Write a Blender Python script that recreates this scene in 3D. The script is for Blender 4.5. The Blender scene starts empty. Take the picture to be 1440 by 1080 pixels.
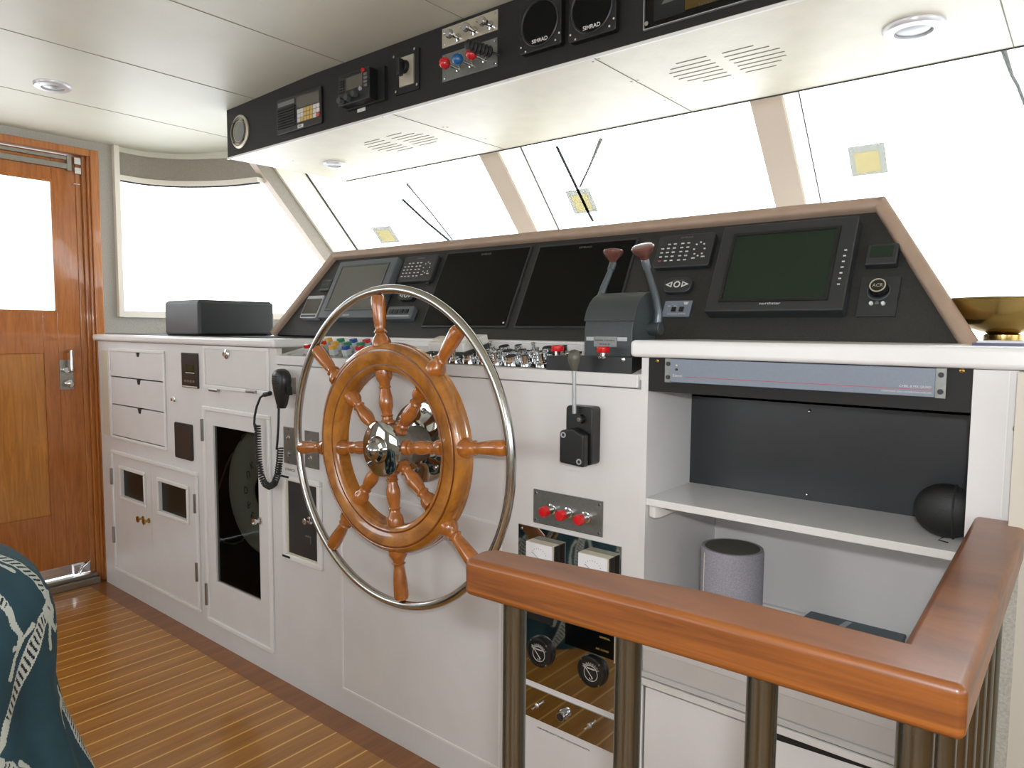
import bpy, bmesh, math, random
import numpy as np
from mathutils import Vector, Matrix
random.seed(7)
PI = math.pi
COL = bpy.context.scene.collection
SC = bpy.context.scene

# ------------------------------------------------------------------ camera model (image taken as 1440x1080)
F = 1000.0
PHI, PITCH, ROLL = math.radians(50.66), math.atan(0.078), 0.0075
EYE = Vector((0, 0, 1.15))
_fh = Vector((-math.cos(PHI), math.sin(PHI), 0)); _r = Vector((math.sin(PHI), math.cos(PHI), 0))
_fw = _fh * math.cos(PITCH) + Vector((0, 0, -math.sin(PITCH))); _u = _r.cross(_fw)
CR = _r * math.cos(ROLL) + _u * math.sin(ROLL)
CU = -_r * math.sin(ROLL) + _u * math.cos(ROLL)

def ray(u, v):
    return CR * ((u - 720) / F) + CU * ((540 - v) / F) + _fw

def at(u, v, x=None, y=None, z=None):
    """photo measurement -> point on the real plane x=.., y=.. or z=.."""
    d = ray(u, v)
    if x is not None: t = (x - EYE.x) / d.x
    elif y is not None: t = (y - EYE.y) / d.y
    else: t = (z - EYE.z) / d.z
    return EYE + d * t

class Frame:
    """a working plane: origin, right, up, outward"""
    def __init__(s, o, a, b, n):
        s.o, s.a, s.b, s.n = Vector(o), Vector(a).normalized(), Vector(b).normalized(), Vector(n).normalized()
    def p(s, a, b, n=0.0):
        return s.o + s.a * a + s.b * b + s.n * n
    def m(s, u, v, n=0.0):
        d = ray(u, v); o = s.o + s.n * n
        t = (o - EYE).dot(s.n) / d.dot(s.n)
        q = EYE + d * t - s.o
        return q.dot(s.a), q.dot(s.b)
    def r(s, u0, v0, u1, v1, n=0.0):
        a0, b1 = s.m(u0, v0, n); a1, b0 = s.m(u1, v1, n)
        return min(a0, a1), max(a0, a1), min(b0, b1), max(b0, b1)
    def q(s, pts, n=0.0):
        """rectangle fitted to four measured corners TL TR BR BL"""
        c = [s.m(u, v, n) for u, v in pts]
        return ((c[0][0] + c[3][0]) / 2, (c[1][0] + c[2][0]) / 2, (c[2][1] + c[3][1]) / 2, (c[0][1] + c[1][1]) / 2)

Y0 = 1.263
WORLD = Frame((0, 0, 0), (1, 0, 0), (0, 1, 0), (0, 0, 1))
FRONT = Frame((0, Y0, 0), (1, 0, 0), (0, 0, 1), (0, -1, 0))
FASCIA = Frame((0, 1.46, 0), (1, 0, 0), (0, 0, 1), (0, -1, 0))
SOFFIT = Frame((0, 0, 1.79), (1, 0, 0), (0, 1, 0), (0, 0, -1))
DASH = Frame((0, 1.5, 1.12), (1, 0, 0), (0, .15, .30), (0, -.30, .15))
LEFT = Frame((-3.43, 0, 0), (0, 1, 0), (0, 0, 1), (1, 0, 0))
_tz0, _tz1 = 1.060, 1.098
TRAY = Frame((0, Y0, _tz0), (1, 0, 0), (0, .157, _tz1 - _tz0), (0, -(_tz1 - _tz0), .157))
BACKREC = Frame((0, 1.463, 0), (1, 0, 0), (0, 0, 1), (0, -1, 0))

# ------------------------------------------------------------------ materials
def lin(c):
    return tuple(((x / 255) / 12.92 if x / 255 <= .04045 else ((x / 255 + .055) / 1.055) ** 2.4) for x in c) + (1,)

def _new(name):
    m = bpy.data.materials.new(name); m.use_nodes = True
    nt = m.node_tree; b = nt.nodes['Principled BSDF']
    return m, nt, b

def mat(name, c, rough=.5, metal=0., spec=.5, coat=0., noise=0., nscale=60., bump=0., bscale=200., coat_rough=.08):
    m, nt, b = _new(name)
    b.inputs['Base Color'].default_value = lin(c)
    b.inputs['Roughness'].default_value = rough; b.inputs['Metallic'].default_value = metal
    b.inputs['Specular IOR Level'].default_value = spec
    b.inputs['Coat Weight'].default_value = coat; b.inputs['Coat Roughness'].default_value = coat_rough
    N, L = nt.nodes, nt.links
    tc = N.new('ShaderNodeTexCoord')
    if noise:
        n = N.new('ShaderNodeTexNoise'); n.inputs['Scale'].default_value = nscale; n.inputs['Detail'].default_value = 4
        L.new(tc.outputs['Object'], n.inputs['Vector'])
        r = N.new('ShaderNodeValToRGB'); e = r.color_ramp.elements
        e[0].position, e[1].position = .3, .7
        k0, k1 = 1 - noise, 1 + noise
        e[0].color = lin([min(255, x * k0) for x in c]); e[1].color = lin([min(255, x * k1) for x in c])
        L.new(n.outputs['Fac'], r.inputs['Fac']); L.new(r.outputs['Color'], b.inputs['Base Color'])
    if bump:
        n = N.new('ShaderNodeTexNoise'); n.inputs['Scale'].default_value = bscale; n.inputs['Detail'].default_value = 3
        L.new(tc.outputs['Object'], n.inputs['Vector'])
        bp = N.new('ShaderNodeBump'); bp.inputs['Strength'].default_value = bump; bp.inputs['Distance'].default_value = .002
        L.new(n.outputs['Fac'], bp.inputs['Height']); L.new(bp.outputs['Normal'], b.inputs['Normal'])
    return m

def wood(name, c0, c1, stretch=(1, 1, 1), scale=6., rough=.3, coat=.6, coat_rough=.06, dist=2.5):
    """grained varnished wood; stretch gives the grain direction (small number = along the grain)"""
    m, nt, b = _new(name); N, L = nt.nodes, nt.links
    tc = N.new('ShaderNodeTexCoord'); mp = N.new('ShaderNodeMapping'); mp.inputs['Scale'].default_value = stretch
    L.new(tc.outputs['Object'], mp.inputs['Vector'])
    n = N.new('ShaderNodeTexNoise'); n.inputs['Scale'].default_value = scale; n.inputs['Detail'].default_value = 8
    n.inputs['Roughness'].default_value = .65; n.inputs['Distortion'].default_value = dist
    L.new(mp.outputs['Vector'], n.inputs['Vector'])
    r = N.new('ShaderNodeValToRGB'); e = r.color_ramp.elements
    e[0].position, e[1].position = .32, .68; e[0].color = lin(c0); e[1].color = lin(c1)
    L.new(n.outputs['Fac'], r.inputs['Fac']); L.new(r.outputs['Color'], b.inputs['Base Color'])
    b.inputs['Roughness'].default_value = rough; b.inputs['Coat Weight'].default_value = coat
    b.inputs['Coat Roughness'].default_value = coat_rough
    return m

def film(name, tint):
    m = bpy.data.materials.new(name); m.use_nodes = True
    nt = m.node_tree; N, L = nt.nodes, nt.links; N.clear()
    o = N.new('ShaderNodeOutputMaterial'); t = N.new('ShaderNodeBsdfTransparent'); t.inputs['Color'].default_value = lin(tint)
    L.new(t.outputs['BSDF'], o.inputs['Surface']); return m

def glass(name, tint=(255, 255, 255), refl=.08):
    m = bpy.data.materials.new(name); m.use_nodes = True
    nt = m.node_tree; N, L = nt.nodes, nt.links; N.clear()
    o = N.new('ShaderNodeOutputMaterial'); t = N.new('ShaderNodeBsdfTransparent'); g = N.new('ShaderNodeBsdfGlossy')
    t.inputs['Color'].default_value = lin(tint); g.inputs['Roughness'].default_value = .02
    mx = N.new('ShaderNodeMixShader'); lw = N.new('ShaderNodeFresnel'); lw.inputs['IOR'].default_value = 1.0 + refl * 5
    ge = N.new('ShaderNodeNewGeometry'); ml = N.new('ShaderNodeMath'); ml.operation = 'MULTIPLY_ADD'   # reflect on the outer face only
    ml.inputs[1].default_value = -1; ml.inputs[2].default_value = 1; L.new(ge.outputs['Backfacing'], ml.inputs[0])
    mm = N.new('ShaderNodeMath'); mm.operation = 'MULTIPLY'; L.new(lw.outputs['Fac'], mm.inputs[0]); L.new(ml.outputs[0], mm.inputs[1])
    L.new(mm.outputs[0], mx.inputs['Fac']); L.new(t.outputs['BSDF'], mx.inputs[1]); L.new(g.outputs['BSDF'], mx.inputs[2])
    L.new(mx.outputs['Shader'], o.inputs['Surface'])
    return m

M = {}
M['white'] = mat('white_paint', (213, 212, 212), .38, noise=.012, nscale=9, bump=.05, bscale=60)
M['white_trim'] = mat('white_gloss_trim', (224, 224, 223), .3)
M['counter'] = mat('white_laminate', (222, 222, 222), .25, noise=.01, nscale=20)
M['ceiling'] = mat('ceiling_vinyl', (206, 205, 191), .45, noise=.015, nscale=5, bump=.1, bscale=120)
M['ceilseam'] = mat('ceiling_seam', (158, 155, 142), .7)
M['seam'] = mat('seam_shadow_gap', (120, 116, 102), .7)
M['soffit'] = mat('soffit_vinyl', (212, 207, 191), .42, noise=.02, nscale=14, bump=.15, bscale=70)
M['fascia'] = mat('black_vinyl', (35, 34, 33), .6, spec=.3, noise=.12, nscale=300, bump=.35, bscale=700)
M['dash'] = mat('charcoal_vinyl', (44, 44, 42), .55, spec=.35, noise=.12, nscale=300, bump=.35, bscale=700)
M['pad'] = mat('taupe_leather_padding', (160, 138, 120), .42, noise=.03, nscale=30, bump=.15, bscale=300)
M['black'] = mat('black_plastic', (22, 23, 24), .35)
M['blackm'] = mat('black_matt', (16, 16, 17), .7)
M['darkpane'] = mat('dark_tinted_pane', (24, 28, 24), .3, spec=.25)
M['blackgloss'] = mat('black_gloss_glass', (7, 9, 8), .1, spec=.2)
M['charcoal'] = mat('charcoal_powder_coat', (58, 64, 66), .45, noise=.05, nscale=200, bump=.2, bscale=500)
M['graybezel'] = mat('grey_instrument_bezel', (84, 90, 94), .42)
M['darkbezel'] = mat('dark_instrument_bezel', (42, 44, 46), .42)
M['screen_grey'] = mat('grey_lcd', (82, 82, 74), .16)
M['screen_green'] = mat('unlit_green_lcd', (32, 44, 34), .16, spec=.3)
M['screen_olive'] = mat('radio_lcd', (88, 84, 74), .25)
M['silver'] = mat('silver_plastic', (168, 172, 176), .35, metal=.3)
M['keys'] = mat('white_legend', (205, 205, 200), .5)
M['keyylw'] = mat('amber_key', (190, 160, 90), .5)
M['keyred'] = mat('red_key', (190, 70, 55), .5)
M['tag'] = mat('white_label_tape', (214, 212, 206), .5)
M['print'] = mat('black_print', (30, 30, 34), .6)
M['chrome'] = mat('chrome', (214, 216, 218), .09, metal=1)
M['steel'] = mat('brushed_steel', (158, 156, 148), .3, metal=1, noise=.04, nscale=90)
M['steeltube'] = mat('polished_steel_tube', (188, 188, 184), .2, metal=1)
M['poststeel'] = mat('dull_steel_post', (128, 130, 122), .27, metal=1)
M['mirror'] = mat('mirror_polished_steel', (170, 172, 170), .035, metal=1)
M['plate'] = mat('grey_steel_plate', (128, 130, 127), .38, metal=.75, noise=.04, nscale=150)
M['alu'] = mat('pale_aluminium', (196, 190, 172), .38, metal=.6)
M['red'] = mat('red_lens', (205, 22, 30), .25, coat=.5)
M['redball'] = mat('red_knob', (190, 28, 34), .25, coat=.5)
M['blueball'] = mat('blue_knob', (22, 90, 150), .25, coat=.5)
M['green'] = mat('green_lens', (30, 120, 80), .3, coat=.3)
M['blue'] = mat('blue_lens', (35, 75, 150), .3, coat=.3)
M['yellow'] = mat('yellow_lens', (215, 160, 50), .3, coat=.3)
M['clearcap'] = mat('clear_button_body', (176, 182, 182), .12, spec=.8)
M['rubber'] = mat('dark_rubber', (30, 32, 34), .6)
M['brass'] = mat('aged_brass', (176, 150, 92), .24, metal=1, noise=.12, nscale=14)
M['whitemetal'] = mat('satin_pale_metal', (205, 206, 210), .3, metal=.25)
M['hinge'] = mat('nickel_hinge', (160, 160, 158), .28, metal=1)
M['knobbrown'] = mat('brown_lever_cap', (96, 56, 50), .3, coat=.5)
M['olive'] = mat('olive_plastic_knob', (82, 82, 72), .4)
M['lever'] = mat('grey_enamel_lever', (92, 100, 106), .3, metal=.3)
M['amp'] = mat('blue_grey_rack_face', (118, 128, 142), .4, noise=.02, nscale=200)
M['redline'] = mat('red_pinstripe', (170, 70, 80), .5)
M['board'] = mat('black_laminate', (40, 43, 46), .32, noise=.05, nscale=12)
M['fabricgrey'] = mat('woven_grey_mesh', (148, 148, 158), .8, noise=.1, nscale=420, bump=.5, bscale=900)
M['darkmesh'] = mat('dark_speaker_top', (84, 84, 76), .85, noise=.15, nscale=500)
M['case'] = mat('black_nylon_case', (18, 19, 20), .55, bump=.3, bscale=500)
M['teal'] = mat('slate_teal_cover', (66, 84, 92), .4, noise=.03, nscale=30)
M['leather'] = mat('black_leather', (29, 31, 32), .42, noise=.06, nscale=120, bump=.3, bscale=500)
M['wallfab'] = mat('grey_woven_wallcovering', (172, 169, 160), .8, noise=.07, nscale=260, bump=.5, bscale=500)
M['header'] = mat('taupe_header_fabric', (150, 144, 134), .8, noise=.04, nscale=200)
M['cream'] = mat('cream_window_trim', (224, 218, 206), .4)
M['mullion'] = mat('mullion_shaded', (206, 190, 176), .5)  # inward post face, its backlit shade put into the colour
M['mullion_lit'] = mat('mullion_lit_side', (232, 230, 214), .45)  # same posts' side face, window light put into the colour
M['gasket'] = mat('black_gasket', (38, 40, 44), .6)
M['beige'] = mat('beige_panel', (196, 190, 178), .55)
M['doorwood'] = wood('door_teak', (148, 82, 28), (186, 114, 46), (6, 6, .5), 5, .28, .7, .05)
M['doorpanel'] = wood('door_panel_teak', (162, 102, 36), (198, 132, 54), (5, 5, .4), 6, .28, .6, .05)
M['casing'] = wood('casing_teak', (150, 86, 34), (188, 120, 56), (8, 8, .5), 5, .3, .6, .06)
M['wheelwood'] = wood('varnished_wheel_wood', (124, 72, 20), (192, 126, 44), (1.4, 1.4, 1.4), 5, .25, .9, .03, 1.2)
M['spokewood'] = wood('varnished_spoke_wood', (134, 74, 24), (180, 108, 42), (2, 2, 2), 7, .25, .9, .03, 1)
M['rimdark'] = wood('varnished_groove_wood', (84, 36, 12), (120, 62, 22), (2, 2, 2), 6, .25, .9, .03, 1)
M['rail'] = wood('varnished_rail_wood', (80, 40, 15), (144, 84, 32), (.4, 1.3, 13), 5, .42, .35, .2, .7)
M['rail_side'] = wood('varnished_side_rail_wood', (84, 40, 22), (122, 66, 40), (5, .35, 7), 7, .3, .75, .1)
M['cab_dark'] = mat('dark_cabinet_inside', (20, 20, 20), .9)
M['buoy'] = mat('grey_buoy_reflection', (150, 150, 144), .85)
M['smoked'] = glass('smoked_glass', (205, 208, 205), .02)
M['clear'] = glass('clear_glass', (252, 253, 253), .015)
M['acryl'] = glass('acrylic_cover', (215, 215, 212), .06)
M['stickfilm'] = film('grey_film', (163, 163, 158))
M['stickfilm2'] = film('yellow_film', (172, 166, 142))
M['stickyel'] = mat('pale_yellow_paper', (236, 222, 160), .7)
M['card'] = mat('slate_card', (78, 84, 92), .5)
M['gold'] = mat('gold_card', (168, 136, 72), .4)
M['navy'] = mat('navy_cover', (38, 44, 84), .4)
M['paper'] = mat('pale_lavender_paper', (214, 214, 222), .6)
M['dial'] = mat('white_dial', (226, 228, 232), .4)
M['ivory'] = mat('ivory_plastic', (205, 198, 180), .4)
M['whitebox'] = mat('white_plastic', (222, 221, 216), .35)

def floor_material():
    m, nt, b = _new('teak_and_holly_floor'); N, L = nt.nodes, nt.links
    tc = N.new('ShaderNodeNewGeometry'); sp = N.new('ShaderNodeSeparateXYZ'); L.new(tc.outputs['Position'], sp.inputs[0])
    def mth(op, a, bb=None, c=None):
        n = N.new('ShaderNodeMath'); n.operation = op
        for i, x in enumerate((a, bb, c)):
            if x is None: continue
            if isinstance(x, (int, float)): n.inputs[i].default_value = x
            else: L.new(x, n.inputs[i])
        return n.outputs[0]
    X, Y = sp.outputs[0], sp.outputs[1]
    s = mth('DIVIDE', mth('ADD', X, 1.812 + 67 * 1 + .003), .067)
    fr = mth('FRACT', s); stripe = mth('LESS_THAN', fr, .085)
    stripe = mth('MULTIPLY', stripe, mth('LESS_THAN', Y, 1.19))
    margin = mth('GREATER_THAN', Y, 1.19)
    idx = mth('FLOOR', s)
    cmb = N.new('ShaderNodeCombineXYZ'); L.new(idx, cmb.inputs[0]); L.new(mth('MULTIPLY', Y, .6), cmb.inputs[1]); L.new(mth('MULTIPLY', X, 14), cmb.inputs[2])
    n = N.new('ShaderNodeTexNoise'); n.inputs['Scale'].default_value = 2.2; n.inputs['Detail'].default_value = 8; n.inputs['Roughness'].default_value = .7
    L.new(cmb.outputs[0], n.inputs['Vector'])
    r = N.new('ShaderNodeValToRGB'); e = r.color_ramp.elements; e[0].position, e[1].position = .3, .72
    e[0].color = lin((140, 90, 34)); e[1].color = lin((184, 128, 54)); L.new(n.outputs['Fac'], r.inputs['Fac'])
    mx = N.new('ShaderNodeMixRGB'); L.new(stripe, mx.inputs[0]); L.new(r.outputs[0], mx.inputs[1]); mx.inputs[2].default_value = lin((222, 178, 102))
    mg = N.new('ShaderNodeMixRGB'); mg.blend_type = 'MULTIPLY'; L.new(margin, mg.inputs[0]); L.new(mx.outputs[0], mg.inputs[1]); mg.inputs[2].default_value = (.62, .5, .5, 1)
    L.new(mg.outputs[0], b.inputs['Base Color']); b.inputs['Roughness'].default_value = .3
    b.inputs['Coat Weight'].default_value = .35; b.inputs['Coat Roughness'].default_value = .15
    return m
M['floor'] = floor_material()

# ------------------------------------------------------------------ mesh building
ROOTLOC = {}

def tag(o, label=None, cat=None, group=None, kind=None):
    if label: o['label'] = label
    if cat: o['category'] = cat
    if group: o['group'] = group
    if kind: o['kind'] = kind
    return o

def thing(name, label, cat, loc=(0, 0, 0), group=None):
    o = bpy.data.objects.new(name, None); COL.objects.link(o)
    o.empty_display_size = .02; o.location = loc
    ROOTLOC[o] = Vector(loc)
    return tag(o, label, cat, group)

class MB:
    def __init__(s, fr=WORLD):
        s.bm = bmesh.new(); s.f = fr
    def P(s, q): return s.f.p(*q)
    def face(s, pts):
        return s.bm.faces.new([s.bm.verts.new(s.P(p)) for p in pts])
    def box(s, a0, a1, b0, b1, n0, n1):
        v = [s.bm.verts.new(s.P(p)) for p in ((a0, b0, n0), (a1, b0, n0), (a1, b1, n0), (a0, b1, n0), (a0, b0, n1), (a1, b0, n1), (a1, b1, n1), (a0, b1, n1))]
        for f in ((0, 3, 2, 1), (4, 5, 6, 7), (0, 1, 5, 4), (1, 2, 6, 5), (2, 3, 7, 6), (3, 0, 4, 7)):
            s.bm.faces.new([v[i] for i in f])
        return s
    def prism(s, pts, n0, n1, top=None):
        """polygon in (a,b) extruded from n0 to n1; top = a different polygon at n1"""
        lo = [s.bm.verts.new(s.P((a, b, n0))) for a, b in pts]
        hi = [s.bm.verts.new(s.P((a, b, n1))) for a, b in (top or pts)]
        s.bm.faces.new(lo[::-1]); s.bm.faces.new(hi)
        k = len(pts)
        for i in range(k): s.bm.faces.new((lo[i], lo[(i + 1) % k], hi[(i + 1) % k], hi[i]))
        return s
    def loft(s, A, B):
        """two 3-D rings (in frame coords)"""
        lo = [s.bm.verts.new(s.P(p)) for p in A]; hi = [s.bm.verts.new(s.P(p)) for p in B]; k = len(A)
        s.bm.faces.new(lo[::-1]); s.bm.faces.new(hi)
        for i in range(k): s.bm.faces.new((lo[i], lo[(i + 1) % k], hi[(i + 1) % k], hi[i]))
        return s
    def rbox(s, a0, a1, b0, b1, n0, n1, r=.005, seg=5):
        pts = []
        for cx, cy, t0 in ((a1 - r, b1 - r, 0), (a0 + r, b1 - r, 90), (a0 + r, b0 + r, 180), (a1 - r, b0 + r, 270)):
            for i in range(seg + 1):
                t = math.radians(t0 + 90 * i / seg); pts.append((cx + r * math.cos(t), cy + r * math.sin(t)))
        return s.prism(pts, n0, n1)
    def disc(s, a, b, r, n0, n1, r1=None, seg=28, sq=1.0):
        if r1 is None: r1 = r
        P0 = [(a + r * math.cos(2 * PI * i / seg), b + r * sq * math.sin(2 * PI * i / seg)) for i in range(seg)]
        P1 = [(a + r1 * math.cos(2 * PI * i / seg), b + r1 * sq * math.sin(2 * PI * i / seg)) for i in range(seg)]
        return s.prism(P0, n0, n1, P1)
    def ring(s, a, b, r0, r1, n0, n1, seg=40):
        """flat annulus r0<r1"""
        return s.lathe([(r0, n0), (r1, n0), (r1, n1), (r0, n1)], (a, b, 0), (0, 0, 1), seg, closed=True)
    def lathe(s, prof, o, ax, seg=32, closed=False):
        """prof = (radius, distance along the axis); o, ax in frame coords"""
        O = s.P(o); A = (s.f.a * ax[0] + s.f.b * ax[1] + s.f.n * ax[2]).normalized()
        t = A.orthogonal().normalized(); w = A.cross(t)
        rings = []
        for r, h in prof:
            if r < 1e-6: rings.append([s.bm.verts.new(O + A * h)])
            else: rings.append([s.bm.verts.new(O + A * h + (t * math.cos(2 * PI * i / seg) + w * math.sin(2 * PI * i / seg)) * r) for i in range(seg)])
        pairs = list(zip(rings, rings[1:]))
        if closed: pairs.append((rings[-1], rings[0]))
        for R0, R1 in pairs:
            for i in range(seg):
                j = (i + 1) % seg
                if len(R0) == 1 and len(R1) == 1: continue
                if len(R0) == 1: s.bm.faces.new((R0[0], R1[j], R1[i]))
                elif len(R1) == 1: s.bm.faces.new((R0[i], R0[j], R1[0]))
                else: s.bm.faces.new((R0[i], R0[j], R1[j], R1[i]))
        if not closed:
            if len(rings[0]) > 1: s.bm.faces.new(rings[0][::-1])
            if len(rings[-1]) > 1: s.bm.faces.new(rings[-1])
        return s
    def cyl(s, p0, p1, r0, r1=None, seg=20):
        p0, p1 = Vector(p0), Vector(p1); d = p1 - p0
        return s.lathe([(r0, 0), (r0 if r1 is None else r1, d.length)], p0, d, seg)
    def ball(s, c, r, sq=(1, 1, 1), seg=24, rings=14):
        vs = []
        for i in range(rings + 1):
            t = PI * i / rings
            if i in (0, rings): vs.append([s.bm.verts.new(s.P((c[0], c[1], c[2] + r * sq[2] * math.cos(t))))])
            else: vs.append([s.bm.verts.new(s.P((c[0] + r * sq[0] * math.sin(t) * math.cos(2 * PI * j / seg), c[1] + r * sq[1] * math.sin(t) * math.sin(2 * PI * j / seg), c[2] + r * sq[2] * math.cos(t)))) for j in range(seg)])
        for A, B in zip(vs, vs[1:]):
            for j in range(seg):
                k = (j + 1) % seg
                if len(A) == 1: s.bm.faces.new((A[0], B[j], B[k]))
                elif len(B) == 1: s.bm.faces.new((A[j], B[0], A[k]))
                else: s.bm.faces.new((A[j], B[j], B[k], A[k]))
        return s
    def tube(s, pts, r, seg=10, closed=False, radii=None):
        P = [s.P(p) for p in pts]; n = len(P); rings = []; prev = None
        for i in range(n):
            if closed: d = P[(i + 1) % n] - P[i - 1]
            else: d = P[min(i + 1, n - 1)] - P[max(i - 1, 0)]
            d.normalize()
            t = d.orthogonal().normalized() if prev is None else (prev - d * prev.dot(d)).normalized()
            prev = t; w = d.cross(t); rr = radii[i] if radii else r
            rings.append([s.bm.verts.new(P[i] + (t * math.cos(2 * PI * j / seg) + w * math.sin(2 * PI * j / seg)) * rr) for j in range(seg)])
        for i in range(n if closed else n - 1):
            A, B = rings[i], rings[(i + 1) % n]; off = 0
            if closed and i == n - 1:
                off = min(range(seg), key=lambda k: (A[0].co - B[k].co).length)
            for j in range(seg): s.bm.faces.new((A[j], A[(j + 1) % seg], B[(j + 1 + off) % seg], B[(j + off) % seg]))
        if not closed: s.bm.faces.new(rings[0][::-1]); s.bm.faces.new(rings[-1])
        return s
    def frame(s, a0, a1, b0, b1, w, n0, n1):
        """picture-frame moulding"""
        s.box(a0, a1, b1 - w, b1, n0, n1); s.box(a0, a1, b0, b0 + w, n0, n1)
        s.box(a0, a0 + w, b0 + w, b1 - w, n0, n1); s.box(a1 - w, a1, b0 + w, b1 - w, n0, n1); return s
    def holes(s, a0, a1, b0, b1, hs, n0, n1):
        A = sorted({a0, a1} | {h[0] for h in hs} | {h[1] for h in hs}); B = sorted({b0, b1} | {h[2] for h in hs} | {h[3] for h in hs})
        A = [x for x in A if a0 <= x <= a1]; B = [x for x in B if b0 <= x <= b1]
        for x0, x1 in zip(A, A[1:]):
            run = None
            for y0, y1 in zip(B, B[1:]):
                cx, cy = (x0 + x1) / 2, (y0 + y1) / 2
                hole = any(h[0] < cx < h[1] and h[2] < cy < h[3] for h in hs)
                if hole:
                    if run: s.box(x0, x1, run[0], run[1], n0, n1); run = None
                else: run = (run[0], y1) if run else (y0, y1)
            if run: s.box(x0, x1, run[0], run[1], n0, n1)
        return s
    def build(s, name, m, parent=None, bevel=0., smooth=False, seg=2, label=None):
        bm = s.bm
        bmesh.ops.recalc_face_normals(bm, faces=bm.faces[:])
        if parent is not None:
            root = parent
            while root.parent: root = root.parent
            off = ROOTLOC[root]
        else:
            xs = [v.co.x for v in bm.verts]; ys = [v.co.y for v in bm.verts]; zs = [v.co.z for v in bm.verts]
            off = Vector(((min(xs) + max(xs)) / 2, (min(ys) + max(ys)) / 2, min(zs)))
        for v in bm.verts: v.co -= off
        me = bpy.data.meshes.new(name); bm.to_mesh(me); bm.free()
        ms = m if isinstance(m, (list, tuple)) else [m]
        for k in ms: me.materials.append(M[k] if isinstance(k, str) else k)
        o = bpy.data.objects.new(name, me); COL.objects.link(o)
        if parent is not None: o.parent = parent
        else: o.location = off; ROOTLOC[o] = off
        if smooth:
            me.polygons.foreach_set('use_smooth', [True] * len(me.polygons))
            me.set_sharp_from_angle(angle=math.radians(40))
        if bevel:
            b = o.modifiers.new('bevel', 'BEVEL'); b.width = bevel; b.segments = seg; b.limit_method = 'ANGLE'; b.angle_limit = math.radians(40)
            if not smooth:
                me.polygons.foreach_set('use_smooth', [True] * len(me.polygons)); me.set_sharp_from_angle(angle=math.radians(50))
                b.harden_normals = True
        if label: o['label'] = label
        return o

def text(fr, s_, a, b, h, m, parent, n=.001, name='lettering', width=None, rot=0., align='LEFT', spacing=1.0, flip=False, bold=0.):
    cu = bpy.data.curves.new('t', 'FONT'); cu.body = s_; cu.size = h * 1.38; cu.extrude = .0002; cu.align_x = align; cu.space_character = spacing
    cu.resolution_u = 3; cu.offset = bold * h
    tmp = bpy.data.objects.new('t', cu); COL.objects.link(tmp)
    dg = bpy.context.evaluated_depsgraph_get(); me = bpy.data.meshes.new_from_object(tmp.evaluated_get(dg))
    bpy.data.objects.remove(tmp); bpy.data.curves.remove(cu)
    bm = bmesh.new(); bm.from_mesh(me); bpy.data.meshes.remove(me)
    xs = [v.co.x for v in bm.verts]; k = 1.0
    if width and xs: k = width / (max(xs) - min(xs))
    c, sn = math.cos(rot), math.sin(rot)
    for v in bm.verts:
        x, y, z = v.co.x * k, v.co.y, v.co.z
        if flip: y = h - y
        v.co = fr.p(a + x * c - y * sn, b + x * sn + y * c, n + z)
    q = MB(fr); q.bm.free(); q.bm = bm
    return q.build(name, m, parent)

def struct(o): o['kind'] = 'structure'; return o

# ================================================================== THE ROOM
XL, XR, YB, YF = -3.43, 2.2, -2.4, 2.95
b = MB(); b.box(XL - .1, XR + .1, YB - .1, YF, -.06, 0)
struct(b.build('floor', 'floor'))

def ceil_z(x): return 1.99 if x > -2.0 else 1.99 - .030 * (-2.0 - x)
# ceiling: cambered sheet with panel seams running fore and aft
b = MB()
xs = [XL - .1, -3.2, -2.94, -2.7, -2.42, -2.2, -2.0, -1.0, 0, XR + .1]
for x0, x1 in zip(xs, xs[1:]):
    z0, z1 = ceil_z(x0), ceil_z(x1)
    b.loft([(x0, YB - .1, z0), (x1, YB - .1, z1), (x1, YB - .1, z1 + .05), (x0, YB - .1, z0 + .05)],
           [(x0, 2.45, z0), (x1, 2.45, z1), (x1, 2.45, z1 + .05), (x0, 2.45, z0 + .05)])
CE = struct(b.build('ceiling', 'ceiling'))
b = MB()
for x in (-2.94, -2.42, -1.90, -1.38, -.86, -.34, .18, .70, 1.22):
    z = ceil_z(x); b.box(x - .0016, x + .0016, YB, 2.3, z - .0012, z + .0006)
s_ = b.build('ceiling_seam', 'ceilseam', CE)

# left wall with the door opening and the end of the curved window
DY0, DY1, DZ = .20, 1.272, 1.882          # door opening
b = MB(LEFT)
b.holes(YB, 1.385, 0, 1.99, [(DY0, DY1, -.01, DZ), (-1.9, -.5, 1.0, 1.7)], -.1, 0)
b.box(1.385, 1.42, 0, 1.19, -.1, 0)
WL = struct(b.build('wall_left', 'wallfab'))
b = MB(LEFT); b.frame(-1.93, -.47, .97, 1.73, .03, 0, .012)
w5 = struct(b.build('window_5', 'cream')); MB(LEFT).box(-1.9, -.5, 1.0, 1.7, -.05, -.045).build('pane', 'clear', w5)
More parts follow.
